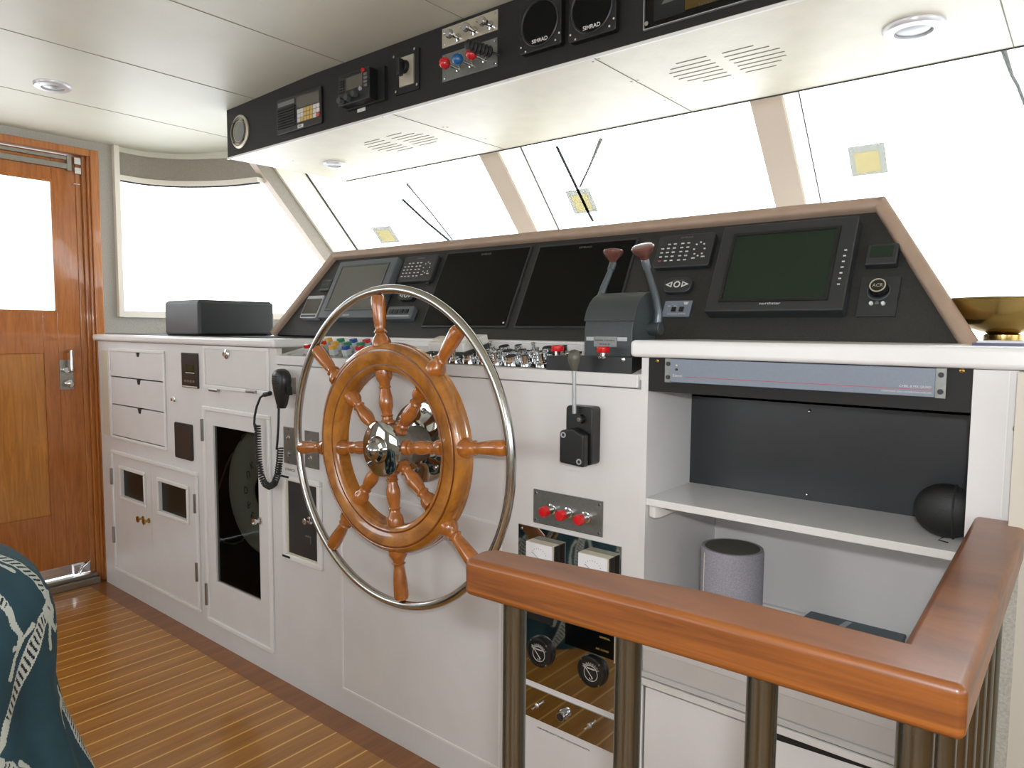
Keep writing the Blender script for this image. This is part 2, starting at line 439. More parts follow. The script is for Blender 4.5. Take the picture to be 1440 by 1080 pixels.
# door
b = MB(LEFT)
b.box(DY1 - .004, DY1 + .030, 0, DZ + .026, -.02, .022); b.box(DY0 - .03, DY1 - .004, DZ - .004, DZ + .026, -.02, .022); b.box(DY0 - .03, DY0 + .004, 0, DZ - .004, -.02, .022)
b.box(DY1 - .014, DY1 - .004, 0, DZ - .004, -.08, .012); b.box(DY1 - .030, DY1 - .014, 0, DZ - .004, -.08, -.004); b.box(DY1 - .052, DY1 - .030, 0, DZ - .004, -.09, -.018)
D = struct(b.build('door_1', 'casing', bevel=.003))
gy0, gy1, gz0, gz1 = .38, 1.131, 1.205, 1.76
b = MB(LEFT); b.holes(DY0 + .004, 1.220, .05, 1.875, [(gy0, gy1, gz0, gz1), (.35, 1.076, .33, 1.030)], -.055, -.022)
leaf = b.build('door_leaf', 'doorwood', D, bevel=.002)
MB(LEFT).box(.35, 1.076, .33, 1.030, -.050, -.027).build('door_panel', 'doorpanel', D, bevel=.002)
MB(LEFT).box(gy0, gy1, gz0, gz1, -.045, -.040).build('pane', 'clear', D)
MB(LEFT).frame(gy0 - .002, gy1 + .002, gz0 - .002, gz1 + .002, .010, -.024, -.018).build('glazing_bead', 'casing', D)
b = MB(LEFT); b.box(DY0 + .01, 1.205, 1.815, 1.838, -.022, -.004); b.box(DY0 + .01, 1.205, 1.852, 1.868, -.022, -.008)
b.box(1.185, 1.203, 1.808, 1.872, -.020, -.001)
b.build('sliding_track', 'steel', D, bevel=.002)
b = MB(LEFT); b.box(1.212, 1.238, 1.838, 1.868, -.02, .004); b.box(1.212, 1.238, 1.798, 1.826, -.02, .004); b.box(1.205, 1.232, 1.752, 1.757, -.02, .006)
b.build('track_bracket', 'chrome', D, bevel=.002)
ly0, ly1, lz0, lz1 = 1.130, 1.182, .872, 1.000
b = MB(LEFT); b.rbox(ly0, ly1, lz0, lz1, -.022, -.018, .004)
lp = b.build('lock_plate', 'steel', D)
b = MB(LEFT); b.tube([(1.166, 1.038, -.018), (1.166, 1.040, .016), (1.166, .955, .018), (1.166, .950, -.004)], .0075, 12); b.cyl((1.150, .957, -.015), (1.150, .957, .008), .011)
b.build('door_handle', 'chrome', D, smooth=True)
b = MB(LEFT); b.lathe([(.013, -.018), (.013, -.010), (.008, -.006), (.008, .004), (.016, .008), (.016, .014), (.010, .019), (0, .02)], (1.160, .898, 0), (0, 0, 1))
b.build('lock_knob', 'chrome', D, smooth=True)
b = MB(LEFT); b.box(DY0, 1.240, .0, .030, -.05, .040); b.box(DY0, 1.236, .030, .045, -.02, .020)
b.build('threshold', 'steel', D, bevel=.003)
b = MB(LEFT); b.box(DY0 + .01, 1.205, .050, .095, -.022, -.019); b.box(1.150, 1.215, .050, .090, -.019, -.006); b.tube([(1.17, .05, 0), (1.185, .08, .004), (1.215, .10, 0)], .004, 8)
b.build('kick_plate', 'chrome', D, bevel=.001)

# curved corner window beside the left wall ------------------------------------------------
def smooth_curve(pts, n=28):
    P = [Vector((x, y, 0)) for x, y in pts]; P = [P[0] * 2 - P[1]] + P + [P[-1] * 2 - P[-2]]; out = []
    m = len(P) - 3
    for i in range(n + 1):
        t = i / n * m; k = min(int(t), m - 1); t -= k
        p0, p1, p2, p3 = P[k:k + 4]
        q = .5 * ((2 * p1) + (p2 - p0) * t + (2 * p0 - 5 * p1 + 4 * p2 - p3) * t * t + (3 * p1 - p0 - 3 * p2 + p3) * t ** 3)
        out.append((q.x, q.y))
    return out
TOPC = smooth_curve([(-3.43, 1.385), (-3.425, 1.52), (-3.335, 1.65), (-3.15, 1.76), (-2.965, 1.81)])
BOTC = smooth_curve([(-3.43, 1.385), (-3.43, 1.62), (-3.36, 1.95), (-3.18, 2.22), (-2.965, 2.36)])
ZT, ZB = 1.80, 1.205
def strip(b, top, bot, z_top, z_bot, th):
    """sheet between two plan curves at two heights, with thickness outward"""
    for i in range(len(top) - 1):
        q = [(top[i], z_top), (top[i + 1], z_top), (bot[i + 1], z_bot), (bot[i], z_bot)]
        dx, dy = top[i + 1][0] - top[i][0], top[i + 1][1] - top[i][1]; l = math.hypot(dx, dy); nx, ny = -dy / l * th, dx / l * th
        b.loft([(p[0], p[1], z) for p, z in q], [(p[0] + nx, p[1] + ny, z) for p, z in q])
    return b
def inset(c, d):
    out = []
    for i, p in enumerate(c):
        a, e = c[max(i - 1, 0)], c[min(i + 1, len(c) - 1)]; dx, dy = e[0] - a[0], e[1] - a[1]; l = math.hypot(dx, dy)
        out.append((p[0] + dy / l * d, p[1] - dx / l * d))
    return out
b = MB(); strip(b, inset(TOPC, .02), inset(TOPC, .02), 1.822, ZT, .05); strip(b, inset(BOTC, .02), inset(BOTC, .02), ZB + .012, ZB - .017, .05)
b.box(-3.44, -3.405, 1.365, 1.387, 1.19, 1.95)
W1 = struct(b.build('window_1', 'cream'))
b = MB(); strip(b, TOPC, BOTC, ZT, ZB, .005); b.build('pane', 'clear', W1)
b = MB(); strip(b, inset(TOPC, .012), inset(TOPC, .012), ZT + .002, ZT - .006, .01); b.build('window_gasket', 'gasket', W1)
b = MB(); strip(b, TOPC, TOPC, 1.925, 1.822, .04)
struct(b.build('wall_front_header', 'header'))
b = MB(); strip(b, inset(TOPC, .006), inset(TOPC, .006), 1.985, 1.925, .05); struct(b.build('trim_1', 'ceiling'))
b = MB(); strip(b, BOTC, BOTC, ZB - .017, 0, .05)
struct(b.build('wall_front_left', 'wallfab'))

# raked windscreen ------------------------------------------------------------------------
def yin(z): return 2.083 + .91 * (1.79 - z)
def ygl(z): return 2.255 + .91 * (1.79 - z)
ZLO, ZHI = 1.10, 1.975
def mullion(b, x0, x1, f0, f1):
    b.loft([(x0, f0(ZLO), ZLO), (x1, f0(ZLO), ZLO), (x1, f1(ZLO), ZLO), (x0, f1(ZLO), ZLO)],
           [(x0, f0(ZHI), ZHI), (x1, f0(ZHI), ZHI), (x1, f1(ZHI), ZHI), (x0, f1(ZHI), ZHI)])
xm = [(-1.865, -1.773), (-.813, -.723), (.30, .39), (1.36, 1.45)]
for k, (x0, x1) in enumerate(xm):
    b = MB(); mullion(b, x0, x1, yin, lambda z: ygl(z) + .02); struct(b.build('trim_%d' % (k + 2), 'mullion'))
    b = MB(); mullion(b, x1 - .001, x1 + .004, lambda z: yin(z) + .006, lambda z: ygl(z) + .01); struct(b.build('trim_%d' % (k + 12), 'mullion_lit'))  # thin skin carrying the lit-side colour
# corner post
cin = lambda z: 1.938 + .91 * (1.79 - z)
cgl = lambda z: 2.10 + .91 * (1.79 - z)
cl = lambda z: 1.855 + .91 * (1.79 - z)
b = MB(); mullion(b, -2.99, -2.945, cl, lambda z: cgl(z) + .02); struct(b.build('trim_6', 'mullion'))
b = MB(); mullion(b, -2.945, -2.93, cin, lambda z: cgl(z) + .02); struct(b.build('trim_7', 'mullion_lit'))
b = MB(); mullion(b, -2.9475, -2.944, cl, cin); struct(b.build('trim_8', 'header'))  # taupe skin: shade on this post face put into the colour
panes = [(-2.93, -1.865, cgl, ygl), (-1.773, -.813, ygl, ygl), (-.723, .30, ygl, ygl), (.39, 1.36, ygl, ygl), (1.45, 2.2, ygl, ygl)]
for k, (x0, x1, f0, f1) in enumerate(panes):
    idx = (2, 3, 4, 6, 7)[k]
    b = MB(); w = .006
    b.loft([(x0, f0(ZLO) - .004, ZLO), (x0 + w, f0(ZLO) - .004, ZLO), (x0 + w, f0(ZLO) + .004, ZLO), (x0, f0(ZLO) + .004, ZLO)],
           [(x0, f0(ZHI) - .004, ZHI), (x0 + w, f0(ZHI) - .004, ZHI), (x0 + w, f0(ZHI) + .004, ZHI), (x0, f0(ZHI) + .004, ZHI)])
    g = struct(b.build('window_%d' % idx, 'gasket'))
    b = MB(); b.loft([(x0 + w, f0(ZLO), ZLO), (x1, f1(ZLO), ZLO), (x1, f1(ZLO) + .005, ZLO), (x0 + w, f0(ZLO) + .005, ZLO)],
                     [(x0 + w, f0(ZHI), ZHI), (x1, f1(ZHI), ZHI), (x1, f1(ZHI) + .005, ZHI), (x0 + w, f0(ZHI) + .005, ZHI)])
    b.build('pane', 'clear', g)
b = MB(); b.box(-2.93, XR, 2.06, 2.20, 1.915, 1.99); struct(b.build('trim_9', 'cream'))
b = MB(); b.box(-2.93, XR, 2.70, 2.95, 0, 1.10); struct(b.build('wall_front', 'beige'))
# rest of the room behind the viewer; unseen openings added for fill daylight
b = MB(); b.holes(XL, XR, 0, 1.99, [(-2.9, -1.4, .95, 1.75), (.2, 1.7, .95, 1.75)], 0, .1)
b2 = Frame((0, YB, 0), (1, 0, 0), (0, 0, 1), (0, -1, 0)); b = MB(b2); b.holes(XL, XR, 0, 1.99, [(-2.9, -1.2, .95, 1.75), (.2, 1.7, .95, 1.75)], 0, .1)
struct(b.build('wall_back', 'beige'))
b3 = Frame((XR, 0, 0), (0, 1, 0), (0, 0, 1), (1, 0, 0)); b = MB(b3); b.holes(YB, 2.8, 0, 1.99, [(-1.9, -.3, 1.0, 1.75), (.2, 1.9, 1.0, 1.75)], 0, .1)
struct(b.build('wall_right', 'beige'))

# ================================================================== OVERHEAD CONSOLE
oh = thing('overhead_console', 'long overhead console with black fascia and cream perforated soffit', 'overhead console', (-1.2, 1.7, 1.79))
OX0, OX1 = -2.615, 1.3
b = MB(); b.box(OX0, OX1, 1.46, 1.475, 1.797, 1.988)
b.build('fascia', 'fascia', oh)
b = MB(WORLD); pts = [(OX0 + .004, 1.462), (OX1, 1.462), (OX1, 1.995), (-2.585, 1.995)]
lo = [(x, y, 1.79) for x, y in pts]; hi = [(x, y, 1.797) for x, y in pts]; b.loft(lo, hi)
sof = b.build('soffit', 'soffit', oh)
b = MB(WORLD); b.loft([(OX0 + .002, 1.475, 1.797), (OX0 + .012, 1.475, 1.797), (-2.575, 1.995, 1.797), (-2.585, 1.995, 1.797)], [(OX0 + .002, 1.475, 1.972), (OX0 + .012, 1.475, 1.972), (-2.575, 1.995, 1.972), (-2.585, 1.995, 1.972)])
b.box(-2.58, OX1, 1.985, 1.995, 1.797, 1.985)
b.build('side_panel', 'soffit', oh)
b = MB(); b.box(OX0, OX1, 1.457, 1.462, 1.7875, 1.7935); b.build('edge_strip', 'white_trim', oh)
b = MB(); b.box(-2.585, OX1, 1.993, 1.997, 1.787, 1.80); b.build('rear_edge_strip', 'gasket', oh)
for x in (-1.675, -.957, -.18, .6):
    MB(SOFFIT).box(x - .0012, x + .0012, 1.462, 1.993, -.001, .0008).build('panel_seam', 'seam', oh)
def slots(lines):
    b = MB(SOFFIT)
    for (u0, v0), (u1, v1) in lines:
        a0, c0 = SOFFIT.m(u0, v0); a1, c1 = SOFFIT.m(u1, v1); c = (c0 + c1) / 2
        b.box(min(a0, a1), max(a0, a1), c - .0022, c + .0022, -.001, .0006)
    return b
def cv(lst, ox, oy, k): return [((ox + x0 * k, oy + y0 * k), (ox + x1 * k, oy + y1 * k)) for x0, y0, x1, y1 in lst]
LA = cv([(80, 125, 200, 92), (80, 145, 240, 103), (110, 165, 290, 118), (145, 182, 345, 130), (200, 190, 385, 140), (265, 195, 430, 153), (360, 195, 480, 163)], 500, 180, 1 / 6)
LB = cv([(265, 72, 385, 40), (310, 92, 490, 42), (360, 100, 565, 47), (405, 112, 620, 60), (460, 122, 660, 72), (490, 140, 680, 85), (545, 148, 675, 112)], 500, 180, 1 / 6)
LC = cv([(820, 430, 1025, 380), (780, 467, 1055, 405), (772, 495, 1090, 425), (800, 517, 1110, 448), (835, 533, 1140, 467), (895, 545, 1165, 487), (1000, 547, 1195, 507)], 780, 0, 1 / 4.8)
LD = cv([(50, 245, 195, 210), (60, 262, 268, 213), (82, 276, 318, 222), (105, 290, 340, 237), (120, 303, 350, 255), (135, 320, 325, 275), (160, 333, 300, 300)], 1000, 0, .3056)
for L_ in (LA, LB, LC, LD): slots(L_).build('vent_slots', 'seam', oh)
b = MB(SOFFIT)
for u, v in [(475, 181), (538, 165), (563, 164), (570, 154), (715, 112), (623, 179), (629, 179), (675, 196), (682, 195), (675, 195), (683, 195), (842, 83), (834, 87), (888, 115), (897, 113), (935, 141), (944, 138), (975, 163), (985, 160), (412, 226)]:
    a, c = SOFFIT.m(u, v); MB(SOFFIT).disc(a, c, .003, 0, .0012, seg=10).build('screw', 'steel', oh)

def downlight(u, v, r, zpl, label, fr):
    a, c = fr.m(u, v)
    o = thing('downlight', label, 'ceiling light', fr.p(a, c, 0), 'recessed downlights')
    b = MB(fr); b.lathe([(r * .60, -.0), (r, 0), (r, .004), (r * .93, .010), (r * .62, .012), (r * .60, .006)], (a, c, 0), (0, 0, 1), 40, closed=True)
    b.build('trim_ring', 'whitemetal', o, smooth=True)
    b = MB(fr); b.lathe([(0, .001), (r * .6, .001), (r * .6, .005), (r * .45, .009), (0, .010)], (a, c, 0), (0, 0, 1), 32)
    b.build('lens', 'silver', o, smooth=True)
downlight(470, 229.5, .043, 1.79, 'small round downlight near the left end of the cream soffit', SOFFIT)
downlight(1285, 37.5, .060, 1.79, 'large round downlight at the right end of the cream soffit', SOFFIT)
CEILL = Frame((0, 0, ceil_z(-2.79)), (1, 0, .03), (0, 1, 0), (.03, 0, -1))
downlight(74, 119, .052, 1.96, 'round white downlight in the main ceiling above the wooden door', CEILL)

# ---- things on the fascia
f = FASCIA
# round speaker
a, c = f.m(338, 185.5)
o = thing('round_speaker', 'round silver speaker at left end of the black overhead fascia', 'speaker', f.p(a, c))
MB(f).lathe([(.036, 0), (.061, 0), (.061, .004), (.055, .008), (.036, .006)], (a, c, 0), (0, 0, 1), 48, closed=True).build('bezel', 'alu', o, smooth=True)
b = MB(f)
for k in range(3): b.ring(a, c, .040 + k * .005, .0415 + k * .005, .0072 - k * .0, .0085)
b.build('groove', 'blackm', o)
MB(f).lathe([(0, .001), (.036, .001), (.036, .005), (.022, .006), (0, .010)], (a, c, 0), (0, 0, 1), 32).build('grille', 'plate', o, smooth=True)
b = MB(f)
for k in range(4): b.disc(a + .050 * math.cos(.8 + k * PI / 2), c + .050 * math.sin(.8 + k * PI / 2), .003, .006, .009, seg=8)
b.build('screw', 'blackm', o)
# radio with keypad
a0, a1, b0, b1 = f.q([(391, 143), (452.5, 120.5), (457, 173), (393.5, 191)])
o = thing('marine_radio', 'flush black marine radio with ribbed grille and cream keypad on the fascia', 'radio', f.p((a0 + a1) / 2, b0))
MB(f).rbox(a0, a1, b0, b1, 0, .008, .006).build('body', 'black', o, bevel=.002)
mid = a0 + (a1 - a0) * .46
b = MB(f)
for k in range(8):
    z = b0 + .018 + k * (b1 - b0 - .05) / 8; b.box(a0 + .008, mid - .008, z, z + .006, .008, .011)
b.build('grille_rib', 'blackm', o)
MB(f).box(a0 + .010, mid - .010, b1 - .028, b1 - .014, .008, .010).build('name_strip', 'plate', o)
MB(f).box(mid + .004, a1 - .010, b0 + (b1 - b0) * .58, b1 - .014, .008, .0095).build('display', 'screen_olive', o)
kx0, kx1, kz0, kz1 = mid + .006, a1 - .008, b0 + .022, b0 + (b1 - b0) * .55
for r_ in range(3):
    for q in range(7):
        w = (kx1 - kx0) / 7; h = (kz1 - kz0) / 3
        m_ = 'keyylw' if 1 < q + r_ * 0 < 5 or (r_ == 0 and 0 < q < 5) else 'keys'
        if r_ == 0 and q == 6: m_ = 'keyred'
        MB(f).box(kx0 + q * w + .001, kx0 + (q + 1) * w - .001, kz0 + r_ * h + .001, kz0 + (r_ + 1) * h - .001, .008, .0105).build('key', m_, o)
MB(f).box(mid + .006, mid + .038, b0 + .004, b0 + .015, .008, .0088).build('label_tape', 'tag', o)
text(f, 'VHF', mid + .010, b0 + .006, .007, 'print', o, .009)
# VHF transceiver, proud of the fascia
a0, a1, b0, b1 = f.q([(475, 108), (517, 93), (521, 135), (476.5, 151.5)], .045)
o = thing('vhf_transceiver', 'boxy black transceiver with knobs and small grey display standing proud of fascia', 'radio', f.p((a0 + a1) / 2, b0))
MB(f).box(a0, a1, b0, b1, 0, .045).build('body', 'black', o, bevel=.003)
MB(f).box(a0 - .006, a1 + .03, b0 - .004, b1 + .004, 0, .012).build('mounting_bracket', 'blackm', o)
w, h = a1 - a0, b1 - b0
MB(f).box(a0 + w * .28, a0 + w * .80, b0 + h * .44, b0 + h * .84, .045, .0465).build('display', 'screen_olive', o)
for p, q, r in ((.13, .14, .011), (.36, .18, .011), (.58, .22, .009)):
    MB(f).disc(a0 + w * p, b0 + h * q, r, .045, .060, r * .85).build('knob', 'charcoal', o, smooth=True)
MB(f).disc(a0 + w * .74, b0 + h * .36, .006, .045, .050).build('power_knob', 'silver', o, smooth=True)
MB(f).disc(a0 + w * .83, b0 + h * .92, .006, .045, .050).build('distress_button', 'redball', o)
b = MB(f)
for k in range(4): b.box(a0 + w * .85, a0 + w * .95, b0 + h * (.38 + .12 * k), b0 + h * (.46 + .12 * k), .045, .048)
b.build('side_keys', 'plate', o)
b = MB(f)
for k in range(5): b.box(a0 + w * .06, a0 + w * .20, b0 + h * (.42 + .09 * k), b0 + h * (.46 + .09 * k), .045, .047)
b.build('speaker_slots', 'blackm', o)
a0, a1, b0, b1 = f.q([(503, 153), (514, 150), (514, 155.5), (503, 158.5)])
o = MB(f).box(a0, a1, b0, b1, 0, .0015).build('label_tape', 'tag'); tag(o, 'small white label tape stuck below the boxy transceiver', 'label')
# wiper switch
a0, a1, b0, b1 = f.q([(565, 84), (585, 76), (584.7, 118.5), (565, 124)])
o = thing('selector_switch', 'narrow silver plate with a black selector knob on the overhead fascia', 'switch', f.p((a0 + a1) / 2, b0))
MB(f).box(a0 - .022, a1 + .018, b0 - .018, b1 + .014, 0, .006).build('backing_plate', 'blackm', o)
MB(f).box(a0, a1, b0, b1, .006, .010).build('face_plate', 'alu', o)
b = MB(f); ca, cb = (a0 + a1) / 2 - .006, b0 + (b1 - b0) * .64
b.disc(ca, cb, .020, .010, .022, .017); b.box(ca - .007, ca + .007, cb - .030, cb + .018, .022, .038)
b.build('selector_knob', 'black', o, bevel=.002)
b = MB(f)
for u, v in ((557, 81.5), (586, 70), (560, 130.5), (589.5, 120)):
    p, q = f.m(u, v); b.disc(p, q, .004, .006, .010, seg=10)
b.build('screw', 'chrome', o)
# two knob plates
def plate(fr, q, name, label, cat, m='plate', th=.004, screws=True, bevel=.0008):
    a0, a1, b0, b1 = fr.q(q)
    o = thing(name, label, cat, fr.p((a0 + a1) / 2, b0))
    MB(fr).box(a0, a1, b0, b1, 0, th).build('face_plate', m, o, bevel=bevel)
    if screws:
        for p in (a0 + .008, a1 - .008):
            for r in (b0 + .008, b1 - .008): MB(fr).disc(p, r, .0035, th, th + .0015, .0028, seg=12).build('screw', 'chrome', o)
    return o, a0, a1, b0, b1
o, a0, a1, b0, b1 = plate(f, [(622, 42), (700, 14), (702, 41.7), (624, 68.7)], 'valve_panel', 'pale metal plate of chrome T-handle knobs, upper of two on the fascia', 'control panel', 'alu')
for u, v in ((646, 54), (669, 45), (692, 37)):
    p, q = f.m(u, v)
    b = MB(f); b.lathe([(.011, .004), (.011, .010), (.005, .012), (.005, .034), (.012, .036), (.012, .042), (.009, .046), (0, .046)], (p, q, 0), (0, 0, 1), 20)
    b.tube([(p - .018, q + .006, .040), (p + .018, q - .006, .040)], .0045, 10)
    b.build('knob', 'chrome', o, smooth=True)
o, a0, a1, b0, b1 = plate(f, [(621.5, 79), (699, 53.5), (702, 92), (625, 117)], 'lever_panel', 'grey metal plate of ball-topped levers, lower of two on the fascia', 'control panel')
for (u, v, m_) in ((645, 97, 'redball'), (663, 91.5, 'blueball'), (682, 84.5, 'redball')):
    p, q = f.m(u, v, .004)
    b = MB(f); b.lathe([(.008, .004), (.008, .008), (.0045, .010), (.0035, .046)], (p, q, 0), (0, 0, 1), 14); lv = b.build('lever', 'chrome', o, smooth=True)
    MB(f).ball((p, q, .058), .0155).build('ball_knob', m_, lv, smooth=True)
p, q = f.m(702, 77, .004)
b = MB(f); b.cyl((p - .003, q, .004), (p - .010, q + .002, .03), .004); lv = b.build('lever', 'chrome', o, smooth=True)
b = MB(f); prof = []
for k in range(15): prof.append((.012 + (.004 if k % 2 else 0) - .0006 * max(0, k - 8), k * .0052))
prof.append((0, .078)); b.lathe([(0, 0)] + prof, (p - .010, q + .002, .026), (-.35, .10, .9), 18); b.build('rubber_grip', 'rubber', lv, smooth=True)
# two square indicators
def indicator(u, v, r, label, th=.020):
    p, q = f.m(u, v, th); s_ = r * 1.13
    o = thing('depth_indicator', label, 'instrument', f.p(p, q - s_), 'square instruments on the fascia')
    MB(f).rbox(p - s_, p + s_, q - s_, q + s_, 0, th, .008).build('housing', 'black', o, bevel=.003)
    MB(f).lathe([(r * .93, th - .001), (r, th - .001), (r, th + .002), (r * .96, th + .004), (r * .93, th + .002)], (p, q, 0), (0, 0, 1), 48, closed=True).build('bezel', 'darkbezel', o, smooth=True)
    MB(f).disc(p, q, r * .9, th - .001, th + .001, seg=40).build('dial', 'blackgloss', o)
    text(f, 'SIMRAD', p - .023, q - r * .80, .0095, 'keys', o, th + .0015, width=.048, bold=.02)
    b = MB(f)
    for x, z in ((-.9, -.72), (-.68, -.92), (.75, -.82), (.92, -.6)): b.disc(p + s_ * x, q + s_ * z, .0024, th, th + .001, seg=8)
    b.build('button_mark', 'keys', o)
indicator(759, 32, .057, 'square black instrument with round dark dial, left of the two cut by the frame top')
indicator(832, 11, .058, 'square black instrument with round dark dial, beside the framed plaque')
# framed plaque
a0, b0 = f.m(907, 43.5); a1, _ = f.m(1100, -13); b1 = 1.965
o = thing('plaque', 'clear acrylic plaque holding a slate card and a gold card', 'plaque', f.p((a0 + a1) / 2, b0))
p0, _ = f.m(920, 35); p1, _ = f.m(963, 22); p2, _ = f.m(1028, 4)
MB(f).box(p0, p1, b0 + .014, b1 - .006, .001, .003).build('slate_card', 'card', o)
MB(f).box(p1 + .001, p2, b0 + .018, b1 - .006, .001, .003).build('gold_card', 'gold', o)
x, z = f.m(944, 3)
b = MB(f); b.prism([(x - .022, z), (x + .016, z + .001), (x + .026, z + .010), (x - .016, z + .007)], .003, .0036); b.prism([(x - .006, z + .010), (x + .010, z + .011), (x + .004, z + .022), (x - .004, z + .021)], .003, .0036)
b.build('boat_emblem', 'keys', o)
x, z = f.m(983, 9); text(f, 'NYSTROM', x, z - .001, .007, 'alu', o, .0034, width=.06)
MB(f).box(a0, a1, b0, b1, .004, .007).build('acrylic_sheet', 'acryl', o)
MB(f).frame(a0 - .001, a1 + .001, b0 - .001, b1 + .001, .0018, .001, .0075).build('sheet_edge', 'silver', o)
b = MB(f); b.disc(a0 + .009, b0 + .010, .005, .007, .011, seg=16); b.build('screw', 'chrome', o)

# ================================================================== CONSOLE
XC0, XC1, XC2, XC3 = -3.385, -2.500, -1.995, -.700
f = FRONT
TH = -.018                                           # front boards are 18 mm thick
# --- cabinet with drawers, flap and double doors
cab = thing('drawer_cabinet', 'white cabinet of three drawers over double doors beside the wooden door', 'cabinet', (-2.94, 1.5, 0))
dr = f.q([(156, 491), (232, 494.5), (234.5, 632), (158, 613.5)])
dd = f.q([(158.5, 634), (277.5, 666), (284, 862), (165.5, 795)])
b = MB(f); b.holes(XC0, XC1, 0, 1.082, [dr, dd], TH, 0)
b.box(XC0, XC0 + .018, 0, 1.082, -.30, TH); b.box(XC1 - .018, XC1, 0, 1.082, -.30, TH); b.box(XC0 + .018, XC1 - .018, 0, 1.082, -.31, -.30)
body = b.build('body', 'white', cab)
b = MB(f); b.frame(dr[0] - .004, dr[1] + .004, dr[2] - .004, dr[3] + .004, .012, 0, .007); b.build('drawer_moulding', 'white_trim', cab, bevel=.002)
b = MB(f); b.frame(dd[0] - .006, dd[1] + .006, dd[2] - .006, dd[3] + .006, .014, 0, .010); b.build('door_moulding', 'white_trim', cab, bevel=.003)
zs = [f.m(195, 494.5)[1], f.m(195, 533.5)[1], f.m(195, 574)[1], dr[2] + .008]
nx = f.m(194.5, 500)[0]
for k in range(3):
    z1, z0 = zs[k] - .002, zs[k + 1] + .003
    d0, d1 = dr[0] + .009, dr[1] - .009
    b = MB(f); b.prism([(d0, z0), (d1, z0), (d1, z1), (nx + .020, z1), (nx + .012, z1 - .020), (nx - .012, z1 - .020), (nx - .020, z1), (d0, z1)], -.014, .0035)
    dw = b.build('drawer', 'white', cab, bevel=.0015)
    MB(f).prism([(nx + .0195, z1), (nx + .0118, z1 - .0195), (nx - .0118, z1 - .0195), (nx - .0195, z1)][::-1], -.013, .0008).build('notch_shade', 'blackm', dw)  # black plug: shade inside the open notch put into its colour
md = (dd[0] + dd[1]) / 2 - .005
w1 = f.q([(172.5, 658), (205, 669.5), (205.5, 709.5), (173.5, 695.5)]); w2 = f.q([(226, 676), (265.5, 688), (266, 732), (227, 717)])
for (x0, x1, w, hx, kx) in ((dd[0] + .009, md - .001, w1, dd[0], f.m(203, 728)[0]), (md + .001, dd[1] - .009, w2, dd[1], f.m(211.5, 733)[0])):
    z0, z1 = dd[2] + .009, dd[3] - .009
    b = MB(f); b.holes(x0, x1, z0, z1, [w], -.012, .004); d = b.build('door', 'white', cab)
    MB(f).frame(w[0] - .014, w[1] + .014, w[2] - .014, w[3] + .014, .014, .004, .012).build('window_frame', 'white_trim', d, bevel=.003)
    MB(f).box(w[0], w[1], w[2], w[3], -.010, -.004).build('dark_window', 'darkpane', d)
    kz = f.m(207, 730)[1]
    b = MB(f); b.lathe([(.010, .004), (.010, .007), (.005, .008), (.005, .020), (.013, .024), (.013, .028), (0, .031)], (kx, kz, 0), (0, 0, 1), 18); b.build('knob', 'brass', d, smooth=True)
    for zz in (z1 - .10, z0 + .14):
        b = MB(f); b.cyl((hx + (.004 if hx < md else -.004), zz - .035, .012), (hx + (.004 if hx < md else -.004), zz + .035, .012), .006, seg=10); b.build('hinge', 'hinge', d)
# keyhole + meters on that front
p, q = f.m(246, 561.5)
b = MB(f); b.lathe([(.010, 0), (.010, .004), (.006, .006), (.006, .014), (0, .015)], (p, q, 0), (0, 0, 1), 16); b.build('cabinet_lock', 'chrome', cab, smooth=True)
a0, a1, b0, b1 = f.q([(144, 492), (154, 493), (155.5, 613), (146, 609)])
MB(f).box(a0, a1, b0, b1, 0, .003).build('filler_strip', 'ivory', cab)
MB(f).box(a1, a1 + .004, b0, b1, 0, .006).build('strip_bead', 'white_trim', cab)
a0, a1, b0, b1 = f.q([(257, 495.5), (279.5, 497), (280.5, 547), (257.5, 543.5)])
o = thing('thermostat', 'tall black thermostat with a small display set into white cabinet front', 'thermostat', f.p((a0 + a1) / 2, b0))
MB(f).box(a0, a1, b0, b1, 0, .006).build('body', 'black', o, bevel=.001)
w, h = a1 - a0, b1 - b0
MB(f).box(a0 + w * .28, a0 + w * .78, b0 + h * .45, b0 + h * .66, .006, .007).build('display', 'screen_green', o)
MB(f).box(a0 + w * .28, a0 + w * .80, b0 + h * .42, b0 + h * .44, .006, .0075).build('display_rule', 'keys', o)
b = MB(f)
for k in range(4): b.box(a0 + w * (.18 + .17 * k), a0 + w * (.28 + .17 * k), b0 + h * .16, b0 + h * .22, .006, .008)
b.build('key', 'plate', o)
MB(f).box(a0 + w * .05, a0 + w * .95, b0 + h * .02, b0 + h * .05, .006, .0072).build('bottom_rule', 'ivory', o)
a0, a1, b0, b1 = f.q([(247, 593), (272, 597), (272.5, 648.5), (248, 642.5)])
o = MB(f).rbox(a0, a1, b0, b1, 0, .006, .008).build('intercom_cover', 'board', bevel=.0015); tag(o, 'plain black rounded plate on white front right of the drawers', 'cover plate')

